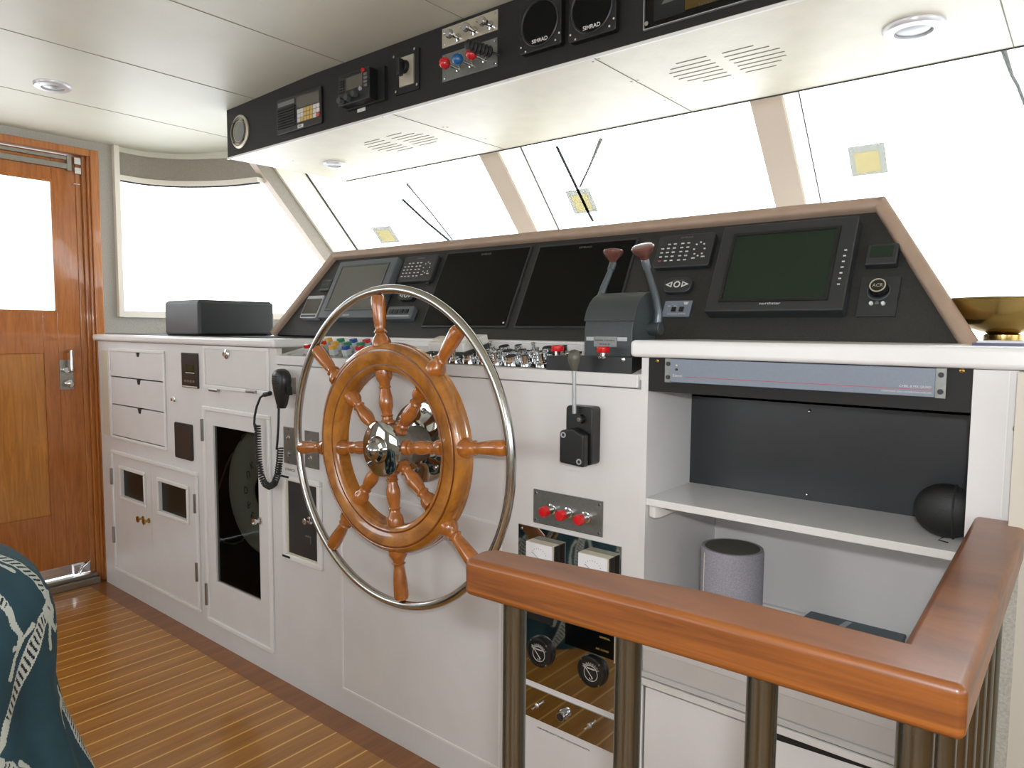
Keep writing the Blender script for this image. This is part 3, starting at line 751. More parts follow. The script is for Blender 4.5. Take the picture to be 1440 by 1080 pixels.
# --- cabinet with flap and tall glazed door
cab2 = thing('tall_cabinet', 'white cabinet with a key-locked flap above a tall dark-glazed door', 'cabinet', (-2.25, 1.5, 0))
fl = f.q([(287, 486.5), (379, 489), (380, 553), (288, 547.5)])
td = f.q([(288, 571), (380, 587), (386.5, 918), (295, 869)])
b = MB(f); b.holes(XC1, XC2, 0, 1.082, [td], TH, 0)
b.box(XC1, XC1 + .018, 0, 1.082, -.30, TH)
b.build('body', 'white', cab2)
b = MB(f); b.frame(fl[0], fl[1], fl[2], fl[3], .012, 0, .006); b.build('flap_moulding', 'white_trim', cab2, bevel=.002)
b = MB(f); b.box(fl[0] + .014, fl[1] - .014, fl[2] + .014, fl[3] - .008, 0, .004); fp = b.build('flap', 'white', cab2, bevel=.0015)
p, q = f.m(321, 498)
b = MB(f); b.lathe([(.017, .004), (.017, .008), (.013, .011), (.007, .012), (.007, .018), (0, .018)], (p, q, 0), (0, 0, 1), 20)
lk = b.build('lock', 'chrome', fp, smooth=True)
for u in (304, 357):
    p, q = f.m(u, 550.5 if u > 330 else 548.5); b = MB(f); b.cyl((p - .028, q, .009), (p + .028, q, .009), .0055, seg=10); b.build('hinge', 'hinge', fp)
b = MB(f); b.frame(td[0] - .004, td[1] + .004, td[2] - .004, td[3] + .004, .015, 0, .010); b.build('door_moulding', 'white_trim', cab2, bevel=.003)
x0, x1, z0, z1 = td[0] + .010, td[1] - .010, td[2] + .010, td[3] - .010
gw = f.q([(301, 598), (364, 609.5), (368, 846), (306, 816)])
b = MB(f); b.holes(x0, x1, z0, z1, [gw], -.010, .004); d = b.build('door', 'white', cab2)
MB(f).box(gw[0], gw[1], gw[2], gw[3], -.007, -.003).build('dark_window', 'smoked', d)
for u, v in ((289, 604), (295, 834)):
    p, q = f.m(u, v); b = MB(f); b.cyl((p, q - .04, .012), (p, q + .04, .012), .0065, seg=10); b.build('hinge', 'hinge', d)
p, q = f.m(368, 731.5)
b = MB(f); b.lathe([(.012, .004), (.012, .008), (.006, .010), (.006, .022), (.011, .024), (.011, .030), (0, .031)], (p, q, 0), (0, 0, 1), 18); b.build('knob', 'chrome', d, smooth=True)
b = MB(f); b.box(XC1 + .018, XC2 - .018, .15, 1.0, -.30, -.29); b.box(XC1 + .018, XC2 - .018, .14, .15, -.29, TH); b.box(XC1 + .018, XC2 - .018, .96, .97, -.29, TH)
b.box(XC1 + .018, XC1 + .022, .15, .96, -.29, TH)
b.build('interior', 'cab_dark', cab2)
# mirror image in the glass, built as a solid ring with flipped letters
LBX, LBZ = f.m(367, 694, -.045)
o = thing('lifebuoy_reflection', 'grey lifebuoy with dark lettering behind the dark glass of tall door', 'lifebuoy_reflection', (LBX, Y0 + .045, LBZ - .19))
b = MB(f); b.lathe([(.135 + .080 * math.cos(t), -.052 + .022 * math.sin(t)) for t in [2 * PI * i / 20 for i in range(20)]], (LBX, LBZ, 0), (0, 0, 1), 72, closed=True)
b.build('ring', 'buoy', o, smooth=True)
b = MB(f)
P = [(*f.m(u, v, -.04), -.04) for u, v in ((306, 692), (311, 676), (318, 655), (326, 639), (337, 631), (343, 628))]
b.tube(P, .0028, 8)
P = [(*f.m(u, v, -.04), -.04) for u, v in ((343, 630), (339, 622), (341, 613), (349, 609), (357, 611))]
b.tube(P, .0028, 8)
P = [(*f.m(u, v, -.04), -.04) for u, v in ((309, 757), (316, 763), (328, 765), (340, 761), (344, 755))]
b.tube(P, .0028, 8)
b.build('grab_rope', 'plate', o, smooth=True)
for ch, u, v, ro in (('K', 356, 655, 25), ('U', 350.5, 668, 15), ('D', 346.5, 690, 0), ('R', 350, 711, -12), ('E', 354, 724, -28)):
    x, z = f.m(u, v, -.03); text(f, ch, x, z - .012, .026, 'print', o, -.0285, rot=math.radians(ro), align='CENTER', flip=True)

# --- helm console
helm = thing('helm_console', 'white helm console carrying the ship wheel and instrument switches', 'console', (-1.35, 1.5, 0))
wd = f.q([(401, 668.5), (453, 673.5), (455, 802), (402, 783)])
pn = f.q([(481, 683), (704, 735), (707, 1085), (481, 968)])
lowz = 1.030
b = MB(f); b.box(XC2, XC3, 0, lowz, TH, 0)
b.box(XC3 - .018, XC3, 0, 1.05, -.237, TH)
b.build('body', 'white', helm)
b = MB(f); b.box(XC2, XC3 - .006, lowz + .002, _tz0, TH, .004); b.build('front_rail', 'white', helm, bevel=.003)
b = MB(TRAY); b.box(XC2, XC3 - .0005, 0.0, .162, -.012, 0); b.build('tray', 'white', helm)
b = MB(); b.box(XC2, -.78, 1.42, 1.436, _tz1 - .002, 1.119); b.build('riser', 'white', helm)
b = MB(); b.box(XC2, -.78, 1.418, 1.56, 1.112, 1.1195); b.build('rear_ledge', 'white', helm, bevel=.002)
g = .0035
b = MB(f); b.frame(pn[0], pn[1], pn[2], pn[3], .007, 0, .0035); b.build('panel_bead', 'white_trim', helm, bevel=.001)
b = MB(f); b.box(pn[0] + .007, pn[1] - .007, pn[2] + .007, pn[3] - .007, 0, .0012); b.build('access_panel', 'white', helm)
b = MB(f); b.frame(wd[0], wd[1], wd[2], wd[3], .016, 0, .012); fr_ = b.build('window_frame', 'white_trim', helm, bevel=.003)
b = MB(f); b.frame(wd[0] + .016, wd[1] - .010, wd[2] + .014, wd[3] - .012, .008, 0, .006); b.build('inner_frame', 'ivory', fr_)
b = MB(f); b.box(wd[0] + .022, wd[1] - .014, wd[2] + .020, wd[3] - .018, 0, .004); b.build('dark_window', 'board', fr_)
p, q = f.m(438, 731)
b = MB(f); b.lathe([(.012, .004), (.012, .008), (.006, .010), (.006, .024), (.010, .026), (0, .030)], (p, q, 0), (0, 0, 1), 18); b.tube([(p, q, .02), (p + .03, q, .022)], .004, 8); b.build('latch', 'chrome', fr_, smooth=True)
p, q = f.m(436, 757); b = MB(f); b.box(p - .014, p + .014, q + .004, q + .008, .004, .007); b.box(p + .010, p + .014, q - .014, q + .004, .004, .007); b.build('stay', 'plate', fr_)
b = MB(f); b.box(wd[0] + .001, wd[0] + .04, wd[3] - .010, wd[3] - .004, .012, .015); b.box(wd[0] + .001, wd[0] + .04, wd[2] + .006, wd[2] + .012, .012, .015); b.build('hinge', 'blackm', fr_)
# two small switch plates
for (q4, lab) in (([(400, 599), (416.5, 602.5), (417, 654), (400.5, 650)], 'small grey switch plate above the framed dark window, left one of the pair'), ([(430, 604.5), (449, 608.5), (449, 660.5), (430, 656.5)], 'small grey switch plate between the steel wheel ring and the wooden rim')):
    a0, a1, b0, b1 = f.q(q4); o = thing('switch_plate', lab, 'switch plate', f.p((a0 + a1) / 2, b0), 'grey switch plates')
    MB(f).box(a0, a1, b0, b1, 0, .004).build('face_plate', 'plate', o, bevel=.0008)
    for k in (.28, .72):
        p, q = (a0 + a1) / 2, b0 + (b1 - b0) * k
        b = MB(f); b.lathe([(.008, .004), (.008, .007), (.003, .008), (.002, .014), (0, .015)], (p, q, 0), (0, 0, 1), 14); b.build('toggle', 'chrome', o, smooth=True)
    b = MB(f)
    for k in (.06, .5, .94): b.disc((a0 + a1) / 2, b0 + (b1 - b0) * k, .003, .004, .0055, seg=10)
    b.build('screw', 'chrome', o)
a0, a1, b0, b1 = f.q([(401, 656), (416, 659.5), (416, 666), (401, 662.5)])
o = MB(f).box(a0, a1, b0, b1, 0, .001).build('name_tag', 'tag'); tag(o, 'white name tag between the switch plate and framed dark window', 'label')
text(f, 'LOUNGE', a0 + .002, b0 + .005, .007, 'print', o, .0012, width=(a1 - a0) * .9)

# --- worktops
b = MB(); b.prism([(XC0 - .03, Y0 - .013), (XC2, Y0 - .013), (XC2, 1.60), (-2.5, 1.60), (-2.93, 2.3), (-3.12, 2.2), (-3.30, 1.98), (-3.385, 1.6), (XC0 - .03, 1.38)], 1.084, 1.112)
o = b.build('worktop', 'counter', bevel=.010, seg=3); tag(o, 'white bullnosed worktop at left under the black leather box', 'worktop')
b = MB(); b.box(XC0 - .02, -2.1, 1.30, 1.58, 1.1115, 1.1145)
o = b.build('counter_mat', 'blackm'); tag(o, 'thin dark mat edge on left worktop under the leather box', 'mat')
b = MB(); b.prism([(-.722, Y0 - .013), (1.6, Y0 - .013), (1.6, 2.65), (-.70, 2.65), (-.70, 1.47), (-.722, 1.47)], 1.095, 1.129)
o = b.build('worktop', 'counter', bevel=.009, seg=3); tag(o, 'white thick worktop at right above the rack amplifier', 'worktop')

b = MB(); b.prism([(-2.93, 2.36), (-2.50, 1.601), (-1.99, 1.601), (-1.99, 1.561), (-.701, 1.561), (-.701, 2.69), (-2.93, 2.69)], 1.085, 1.110)
struct(b.build('trim_16', 'beige'))  # unseen ledge, added to keep daylight out of the space below
# --- equipment cabinet on the right
eq = thing('equipment_cabinet', 'open white cabinet with a shelf and black back board behind handrail', 'cabinet', (-.38, 1.5, 0))
XP = -.140
b = MB()
b.box(XC3, -.685, Y0, 1.61, 0, 1.094)                       # left side
b.box(XP, -.052, Y0, 1.62, 0, 1.094)                        # right post
b.box(-.685, XP, 1.61, 1.625, .30, .80)                     # back, lower bay
b.box(-.685, XP, 1.463, 1.61, 1.094 - .09, 1.094)
b.build('body', 'white', eq)
b = MB(f); b.box(XP + .044, XP + .046, .876, 1.094, 0, .0012); b.build('post_joint', 'white_trim', eq)
p, q = f.m(1429, 603); b = MB(f); b.lathe([(.0045, 0), (.0045, .001), (.003, .002), (0, .0022)], (p, q, 0), (0, 0, 1), 14); b.build('screw', 'hinge', eq)
b = MB(BACKREC); b.box(-.687, XP, .797, 1.02, -.012, 0); bb = b.build('back_board', 'board', eq)
b = MB(BACKREC)
for u, v in ((1139, 578), (1135.5, 695)):
    p, q = BACKREC.m(u, v); b.lathe([(.004, 0), (.004, .003), (.0025, .005), (0, .008)], (p, q, 0), (0, 0, 1), 12)
b.build('board_screw', 'chrome', bb, smooth=True)
b = MB(); b.box(-.685, XP, Y0 + .001, 1.463, .797, .8115); b.build('shelf', 'counter', eq, bevel=.001)
b = MB(); b.box(-.685, XP, Y0 + .02, 1.463, .7965, .7972); b.build('shelf_underside', 'white', eq)
b = MB(); b.prism([(-.684, Y0 + .012), (-.668, Y0 + .006), (-.660, Y0 + .02), (-.660, Y0 + .10), (-.684, Y0 + .12)], .770, .7965); b.build('shelf_bracket', 'white_trim', eq, bevel=.004)
b = MB(f); b.box(-.685, XP, 1.028, 1.0945, -.165, -.002)
bb = b.build('rack_surround', 'blackm', eq)
b = MB(f)
for u, v in ((924.5, 507.5), (1353, 521.5)):
    p, q = f.m(u, v); b.lathe([(.0035, -.002), (.0035, .001), (0, .0025)], (p, q, 0), (0, 0, 1), 12)
b.build('surround_screw', 'brass', bb)
b = MB(); b.box(-.685, XP, Y0 + .002, 1.61, .497, .512); b.build('lower_shelf', 'counter', eq, bevel=.001)
b = MB(f); b.box(-.685, -.052, .452, .497, -.03, -.002); b.build('apron', 'white', eq, bevel=.002)
b = MB(f); b.box(-.685, XP, .441, .452, -.03, .003); b.box(-.700, XP + .1, 0, .07, -.03, 0); b.box(-.700, -.69, 0, .44, -.03, 0); b.build('face_frame', 'white', eq, bevel=.0015)
b = MB(f); b.frame(-.692, XP + .02, .05, .440, .014, 0, .008); b.build('door_moulding', 'white_trim', eq, bevel=.002)
b = MB(f); b.box(-.674, XP + .004, .066, .422, -.010, .004); dz = b.build('door', 'white', eq, bevel=.0015)
b = MB(f); b.prism([(-.44, .4245), (-.44, .411), (-.30, .4175), (-.17, .4240)], .0035, .0048); b.build('door_gap', 'blackm', eq)
p, q = f.m(898, 1013); b = MB(f); b.cyl((p + .002, q - .022, .010), (p + .002, q + .022, .010), .005, seg=10); b.build('hinge', 'hinge', dz)
b = MB(); b.box(-.685, XP, 1.598, 1.61, .512, .523); b.build('shelf_upstand', 'white_trim', eq)
# partition beyond the handrail
b = MB(); b.box(-.100, -.066, Y0 - .062, Y0 - .041, 0, .845); struct(b.build('trim_10', 'wallfab'))
b = MB(); b.box(-.083, .35, Y0 - .040, Y0 - .0005, 0, 1.094); b.box(-.066, .35, Y0 - .060, Y0 - .041, 0, .845); struct(b.build('wall_partition', 'beige'))

# amplifier
a0, a1, b0, b1 = -.647, -.174, 1.048, 1.094
o = thing('rack_amplifier', 'blue-grey rack amplifier with a red pinstripe under the right worktop', 'amplifier', (-.41, Y0 + .05, b0))
MB(f).box(a0 + .014, a1 - .014, b0 + .001, b1, -.001, .010).build('face', 'amp', o, bevel=.0015)
for x0 in (a0, a1 - .014):
    e = MB(f).box(x0, x0 + .014, b0, b1, -.001, .004).build('rack_ear', 'plate', o)
    b = MB(f)
    for z in (b0 + .010, b1 - .010): b.disc(x0 + .007, z, .0042, .004, .006, seg=14)
    b.build('rack_screw', 'black', e)
MB(f).box(a0 + .045, a1 - .016, b0 + .012, b0 + .013, .010, .0104).build('pinstripe', 'redline', o)
text(f, 'Extron', a0 + .020, b0 + .012, .0052, 'keys', o, .0104, width=.019)
text(f, 'CYBIL & MX QUAD', a1 - .063, b0 + .0150, .0036, 'keys', o, .0104, width=.044)
text(f, 'COMPONENT VIDEO DISTRIBUTION AMPLIFIER', a1 - .088, b0 + .0062, .0026, 'keys', o, .0104, width=.070)
MB(f).disc(a0 + .028, b0 + .026, .0025, .010, .012, seg=12).build('button', 'black', o)
MB(f).disc(a0 + .028, b0 + .034, .0018, .010, .011, seg=12).build('indicator_light', 'ivory', o)

# fabric speaker
p = at(1030, 769, y=1.40); R_ = .0625
o = thing('fabric_speaker', 'pale grey fabric-covered cylinder speaker in the lower open bay', 'speaker', (p.x, 1.40, .512))
hh = p.z - .512
b = MB(); b.lathe([(R_ * .96, 0), (R_, .006), (R_, hh - .006), (R_ * .975, hh), (R_ * .88, hh + .0005), (R_ * .86, hh - .004), (0, hh - .004)], (p.x, 1.40, .512), (0, 0, 1), 56); b.build('body', 'fabricgrey', o, smooth=True)
b = MB(); b.lathe([(0, hh - .0038), (R_ * .87, hh - .0038), (R_ * .87, hh + .0003), (0, hh + .0003)], (p.x, 1.40, .512), (0, 0, 1), 40); b.build('top_disc', 'darkmesh', o)
t = math.radians(-128); b = MB(); b.box(p.x + R_ * math.cos(t) - .0008, p.x + R_ * math.cos(t) + .0008, 1.40 + R_ * math.sin(t) - .0008, 1.40 + R_ * math.sin(t) + .0012, .52, .512 + hh - .008); b.build('seam', 'ivory', o)
# tablet
b = MB(); b.prism([(-.479, 1.484 + .02), (-.468, 1.586), (-.255, 1.586), (-.246, 1.504)], .512, .530)
T0 = [at(1121, 872, z=.53), at(1143, 856.4, z=.53), at(1277, 888.5, z=.53), at(1267.5, 905, z=.53)]
b = MB(); b.prism([(q.x, q.y) for q in (T0[0], T0[3], T0[2], T0[1])], .512, .530)
o = thing('cased_tablet', 'flat slate-teal box with pale tab lying in the lower open bay', 'box', (T0[0].x + .1, T0[0].y, .512))
b.build('body', 'teal', o, bevel=.003)
q0, q1 = at(1173, 884, z=.531), at(1190, 873.5, z=.531)
b = MB(); b.prism([(q0.x, q0.y), (q0.x + .012, q0.y), (q1.x + .012, q1.y), (q1.x, q1.y)], .530, .5315); b.build('tab', 'silver', o)
# headphone case
c0 = at(1330, 735, y=1.345)
o = thing('zip_case', 'round black zipped case standing on the right end of open shelf', 'case', (c0.x + .002, 1.345, .8115))
rx = .048
b = MB(); b.ball((c0.x, 1.345, .8115 + .045), .045, (1.06, .62, 1.0), 32, 20); b.build('shell', 'case', o, smooth=True)
b = MB(); b.tube([(c0.x + .012, 1.345 + .0275 * math.sin(t), .8565 + .0445 * math.cos(t)) for t in [2 * PI * i / 36 for i in range(36)]], .0016, 6, closed=True); b.build('zip', 'rubber', o)
b = MB(); b.tube([(c0.x + .002, 1.312, .820), (c0.x - .004, 1.308, .815), (c0.x + .010, 1.307, .8135)], .0012, 6); b.build('zip_pull', 'black', o)

# ================================================================== SWITCHES ON THE HELM TRAY
ft = TRAY
def tray_xy(u, v, n=0.0): return ft.m(u, v, n)
o = thing('button_panel', 'strip of coloured push buttons on tray left of the wheel', 'control panel', (-1.75, 1.33, 1.06))
a0, _ = ft.m(393, 503); a1, _ = ft.m(515, 503)
MB(ft).box(a0, a1, .006, .125, 0, .0025).build('face_plate', 'mirror', o)
cols = ['redball', 'yellow', 'green', 'blue', 'redball', 'yellow', 'blue', 'green']
for r_, (uu, vv, ms) in enumerate(((0, .030, ['redball', 'yellow', 'yellow', 'blue', 'redball']), (1, .070, ['redball', 'yellow', 'green', 'green', 'blue']), (2, .108, ['yellow', 'green', 'blue', 'redball', 'blue']))):
    for k, m_ in enumerate(ms):
        x = a0 + .085 + k * .062 + r_ * .03 * 0 + (r_ % 2) * .02
        b = MB(ft); b.rbox(x - .011, x + .011, vv - .010, vv + .010, .0025, .020, .003); bt = b.build('push_button', 'clearcap', o, bevel=.001)
        MB(ft).rbox(x - .010, x + .010, vv - .009, vv + .009, .020, .031, .003).build('coloured_cap', m_, bt, bevel=.001)
o = thing('switch_board', 'chrome plate crowded with switches on tray right of the wheel', 'control panel', (-1.15, 1.33, 1.06))
a0, _ = ft.m(560, 512); a1, _ = ft.m(768.5, 520)
MB(ft).box(a0, a1, .003, .140, 0, .003).build('face_plate', 'mirror', o)
b = MB(ft); b.box(a0 - .001, a1 + .001, .137, .1405, .0, .0045); b.build('plate_edge', 'blackm', o)
n_ = 10
BX0 = ft.m(646, 487)[0]; BX1 = ft.m(693.5, 489)[0]
for r_ in range(3):
    for k in range(n_):
        x = a0 + .03 + (a1 - a0 - .06) * k / (n_ - 1); y = .026 + r_ * .044 + random.uniform(-.003, .003)
        if BX0 - .02 < x < BX1 + .02 and r_ >= 1: continue
        kind = (k + r_) % 3
        if kind == 0:
            b = MB(ft); b.lathe([(.016, .003), (.016, .007), (.012, .009), (.012, .012), (.005, .013), (.0045, .026), (.006, .030), (0, .032)], (x, y, 0), (0, .0, 1), 18); b.build('toggle_switch', 'chrome', o, smooth=True)
        elif kind == 1:
            b = MB(ft); b.lathe([(.017, .003), (.017, .010), (.014, .013), (.014, .020), (.0, .020)], (x, y, 0), (0, 0, 1), 20); t_ = b.build('push_button', 'chrome', o, smooth=True)
            MB(ft).disc(x, y, .012, .020, .022, seg=18).build('button_cap', 'blackm', t_)
        else:
            b = MB(ft); b.lathe([(.013, .003), (.013, .006), (.010, .008), (.0095, .024), (0, .025)], (x, y, 0), (0, 0, 1), 18); b.build('rotary_knob', 'chrome', o, smooth=True)
# black control box with two red buttons
a0, b0_ = f.m(768.5, 516); a1, _ = f.m(888.5, 525)
zt = f.m(770, 503)[1]
o = thing('alarm_box', 'low black control box with two red buttons below the throttle', 'control box', ((a0 + a1) / 2, Y0, 1.062))
b = MB(f); b.prism([(a0, 1.058), (a1, 1.058), (a1, 1.094), (a0, 1.091)], -.060, .001); b.build('body', 'black', o, bevel=.001)
for u, v in ((815.5, 496), (857.5, 499)):
    p = at(u, v, z=1.095); b = MB(); b.lathe([(.0075, -.004), (.0075, .006), (0, .006)], (p.x, Y0 + .030, 1.094), (0, 0, 1), 18); sw = b.build('button_stem', 'chrome', o)
    b = MB(); b.lathe([(.0135, .006), (.0145, .010), (.0145, .017), (.012, .0195), (0, .020)], (p.x, Y0 + .030, 1.094), (0, 0, 1), 24); b.build('red_button', 'red', sw, smooth=True)
text(f, 'ALARM', a0 + .06, 1.0895, .0035, 'keys', o, .0015, width=.022); text(f, 'STOP', a0 + .135, 1.0895, .0035, 'keys', o, .0015, width=.018)
p, q = f.m(877, 504); b = MB(f); b.lathe([(.004, .001), (.004, .004), (0, .0045)], (a1 - .018, 1.0885, 0), (0, 0, 1), 12); b.build('screw', 'chrome', o)
# white box with dome
x0, x1 = BX0, BX1
o = thing('remote_box', 'white plastic box with a round domed top behind the chrome switches', 'box', ((x0 + x1) / 2, 1.38, 1.085))
b = MB(ft); b.box(x0, x1, .056, .150, .0035, .016); b.build('dark_base', 'charcoal', o)
b = MB(ft); b.box(x0, x1, .054, .152, .016, .040); b.build('body', 'whitebox', o, bevel=.003)
b = MB(ft); cx = x1 - .035; b.lathe([(.026, .0), (.026, .006), (.022, .011), (.012, .013), (0, .0135)], (cx, .105, .040), (0, 0, 1), 30); b.build('dome', 'whitebox', o, smooth=True)
b = MB(ft); b.box(x0 + .004, x0 + .026, .07, .10, .040, .047); b.build('rocker', 'ivory', o, bevel=.001)

# ================================================================== INSTRUMENT DASH
dz = thing('instrument_dash', 'sloping charcoal instrument dash edged with padded taupe leather', 'instrument panel', (-1.27, 1.55, 1.12))
f = DASH
HB = math.hypot(.15, .30)
BL, TL, TR, BR = (-2.392, .0), (-2.205, HB), (-.352, HB), (-.158, .0)
b = MB(f); b.prism([BL, BR, TR, TL], -.05, 0); b.build('face', 'dash', dz)
b = MB(f); rr = .016
def ins(P, dx, dy): return (P[0] + dx, P[1] + dy, .002)
path = [ins(BL, .010, -.0), ins(TL, .018, -.020), ins(TL, .030, -.013), ins(TR, -.030, -.013), ins(TR, -.018, -.020), ins(BR, -.012, 0)]
# padded edge: rectangular padded section swept along the outline
def pad_seg(P, Q, w=.025, h=.022):
    P, Q = Vector(P), Vector(Q); d = (Q - P).normalized(); n = Vector((-d.y, d.x, 0)); ring0, ring1 = [], []
    for i in range(14):
        t = 2 * PI * i / 14; ca, sa = math.cos(t), math.sin(t)
        oa = n * (w / 2 * (abs(ca) ** .6) * (1 if ca >= 0 else -1)) + Vector((0, 0, h * (abs(sa) ** .6) * (1 if sa >= 0 else -1)))
        ring0.append(P + oa); ring1.append(Q + oa)
    return ring0, ring1
for A, B_ in ((Vector((BL[0] + .012, -.0, 0)), Vector((TL[0] + .012, HB - .006, 0))), (Vector((TL[0] + .004, HB - .012, 0)), Vector((TR[0] - .004, HB - .012, 0))), (Vector((TR[0] - .012, HB - .006, 0)), Vector((BR[0] - .012, -.0, 0)))):
    b = MB(f); r0, r1 = pad_seg(A, B_, .029, .020); b.loft(r0, r1); b.build('padded_edge', 'pad', dz, smooth=True)
# box behind
b = MB(); b.box(-2.19, -.37, 1.66, 1.80, 1.125, 1.38); b.build('rear_housing', 'blackm', dz)

def unit(q, name, label, cat, m, th, bevel=.002, n=0, r=None, bm_=None, group=None):
    a0, a1, b0, b1 = f.q(q, th)
    o = thing(name, label, cat, f.p((a0 + a1) / 2, b0, 0), group)
    bb = MB(f)
    if r: bb.rbox(a0, a1, b0, b1, n, th, r)
    else: bb.box(a0, a1, b0, b1, n, th)
    body = bb.build(bm_ or 'body', m, o, bevel=bevel)
    return o, a0, a1, b0, b1, body
# PDA-like silver unit
o, a0, a1, b0, b1, _ = unit([(433, 415.5), (456, 415.5), (444, 447), (421, 447.5)], 'handheld_display', 'small silver display unit at lower left corner of dash', 'display', 'silver', .022, .003, r=.008)
MB(f).box(a0 + .006, a1 - .006, b0 + .018, b1 - .014, .022, .0235).build('display', 'screen_grey', o)
MB(f).box(a0 + .008, a1 - .008, b0 + .005, b0 + .012, .022, .0235).build('keys', 'black', o)
o, a0, a1, b0, b1, _ = unit([(454, 394), (467, 392.5), (462, 408), (449, 409)], 'small_instrument', 'tiny dark grey instrument above the silver display unit', 'instrument', 'charcoal', .010)
MB(f).box(a0 + .006, a1 - .006, b0 + .010, b1 - .006, .010, .0112).build('display', 'screen_green', o)
# left monitor
o, a0, a1, b0, b1, _ = unit([(479, 368), (560, 361), (528, 446), (446, 447)], 'radar_display', 'grey-bezelled radar display behind upper left of the steel wheel ring', 'display', 'graybezel', .030, .004)
s0, s1, t0, t1 = f.q([(483, 376), (545, 371), (524, 434), (458, 435)], .030)
MB(f).box(s0, s1, t0, t1, .029, .0312).build('screen', 'screen_grey', o)
MB(f).frame(s0 - .005, s1 + .005, t0 - .005, t1 + .005, .006, .030, .0325).build('screen_bezel', 'charcoal', o)
b = MB(f)
for k in range(4): b.box(a1 - .026, a1 - .014, b0 + .03 + k * .02, b0 + .04 + k * .02, .030, .033)
b.build('side_key', 'charcoal', o)
text(f, 'FURUNO', (a0 + a1) / 2 - .02, b0 + .007, .006, 'keys', o, .0305, width=.035)
def keypad(q, label, red=False):
    o, a0, a1, b0, b1, _ = unit(q, 'control_keypad', label, 'keypad', 'darkbezel', .018, .004, group='keypads on the dash', r=.01)
    w, h = a1 - a0, b1 - b0
    text(f, 'SIMRAD', a0 + w * .40, b0 + h * .86, h * .05, 'plate', o, .0185, width=w * .22)
    for r_ in range(5):
        for c_ in range(5):
            if r_ == 4 and c_ == 0: continue
            x = a0 + w * (.12 + .105 * c_ + (.03 if c_ > 2 else 0)); y = b0 + h * (.20 + .125 * r_)
            MB(f).box(x - w * .024, x + w * .024, y - h * .014, y + h * .014, .018, .020).build('key', 'keyred' if red and r_ == 0 and c_ == 0 else 'keys', o)
    b = MB(f)
    for k in range(8): b.box(a0 + w * .78 + w * .09 * math.cos(k * PI / 4) - .002, a0 + w * .78 + w * .09 * math.cos(k * PI / 4) + .002, b0 + h * .5 + h * .2 * math.sin(k * PI / 4) - .0015, b0 + h * .5 + h * .2 * math.sin(k * PI / 4) + .0015, .018, .0195)
    b.box(a0 + w * .68, a0 + w * .74, b0 + h * .22, b0 + h * .25, .018, .0195); b.box(a0 + w * .84, a0 + w * .90, b0 + h * .25, b0 + h * .28, .018, .0195)
    b.build('cursor_marks', 'keys', o)
keypad([(568, 361), (619, 357), (602, 395), (560, 396)], 'dark keypad with small white keys left of the black screens')
keypad([(924, 331), (1007, 326.5), (996, 374), (921, 376)], 'dark keypad with a red corner key beside the right lever knob', True)
def pilot(q, label):
    o, a0, a1, b0, b1, _ = unit(q, 'autopilot_pad', label, 'autopilot control', 'darkbezel', .016, .004, r=.018, group='autopilot pads')
    cx, cy = (a0 + a1) / 2, (b0 + b1) / 2; s_ = (a1 - a0) / .075
    MB(f).ring(cx, cy, .0055 * s_, .0085 * s_, .016, .0172, 24).build('turn_key', 'keys', o)
    for d in (-1, 1):
        b = MB(f); x = cx + d * .013 * s_
        b.prism([(x, cy - .008 * s_), (x, cy + .008 * s_), (x + d * .017 * s_, cy)][::d], .016, .0172); b.build('arrow_key', 'keys', o)
        b = MB(f); b.prism([(x + d * .003 * s_, cy - .004 * s_), (x + d * .003 * s_, cy + .004 * s_), (x + d * .010 * s_, cy)][::d], .0172, .0176); b.build('arrow_core', 'darkbezel', o)
    text(f, 'SIMRAD', cx - .014, b1 - .012, .004, 'plate', o, .0165, width=.028)
pilot([(562, 409), (586, 408), (580, 421), (557, 422)], 'small autopilot pad with arrow keys seen inside the steel wheel ring')
pilot([(934, 390), (975, 388.5), (970, 410), (930, 411.5)], 'autopilot pad with white arrow keys right of the throttle levers')
o, a0, a1, b0, b1, _ = unit([(546, 430.5), (581, 430), (577, 448), (541, 448.5)], 'four_key_control', 'small slate control unit with four keys beside the top wheel handle', 'control unit', 'graybezel', .022, .004)
b = MB(f)
for k in range(4): b.box(a0 + (a1 - a0) * (.12 + .2 * k), a0 + (a1 - a0) * (.26 + .2 * k), b0 + (b1 - b0) * .42, b0 + (b1 - b0) * .72, .022, .025)
b.build('key', 'black', o)
MB(f).box(a0 + .004, a1 - .006, b0 + (b1 - b0) * .16, b0 + (b1 - b0) * .26, .022, .024).build('silver_strip', 'silver', o)
# black displays
for q, lab in (([(627.5, 355), (748.5, 346), (711, 460), (593, 460.5)], 'large black glass display left of the two, behind the wheel ring'), ([(758, 346), (893, 334.5), (868, 461.5), (722.5, 461)], 'large black glass display right of the two, behind the throttle levers')):
    o, a0, a1, b0, b1, _ = unit(q, 'multifunction_display', lab, 'display', 'darkbezel', .006, .002, group='large black displays')
    MB(f).box(a0 + .006, a1 - .006, b0 + .006, b1 - .006, .005, .0072).build('screen', 'blackgloss', o)
    text(f, 'SIMRAD', (a0 + a1) / 2 - .018, b1 - .020, .006, 'plate', o, .0075, width=.040)
    b = MB(f); b.disc(a1 - .012, b0 + .014, .003, .0072, .0085, seg=8); b.build('indicator_dot', 'keys', o)
o = thing('clip_strip', 'thin dark clip strip between the left keypad and black display', 'clip strip', f.p(-1.7, .1))
a0, a1, b0, b1 = f.q([(616, 360), (621, 360), (604, 402), (600, 402)])
pA, pB = f.m(619, 361), f.m(602, 402); b = MB(f); b.tube([(pA[0], pA[1], .006), (pB[0], pB[1], .006)], .005, 8); b.build('strip', 'darkbezel', o)
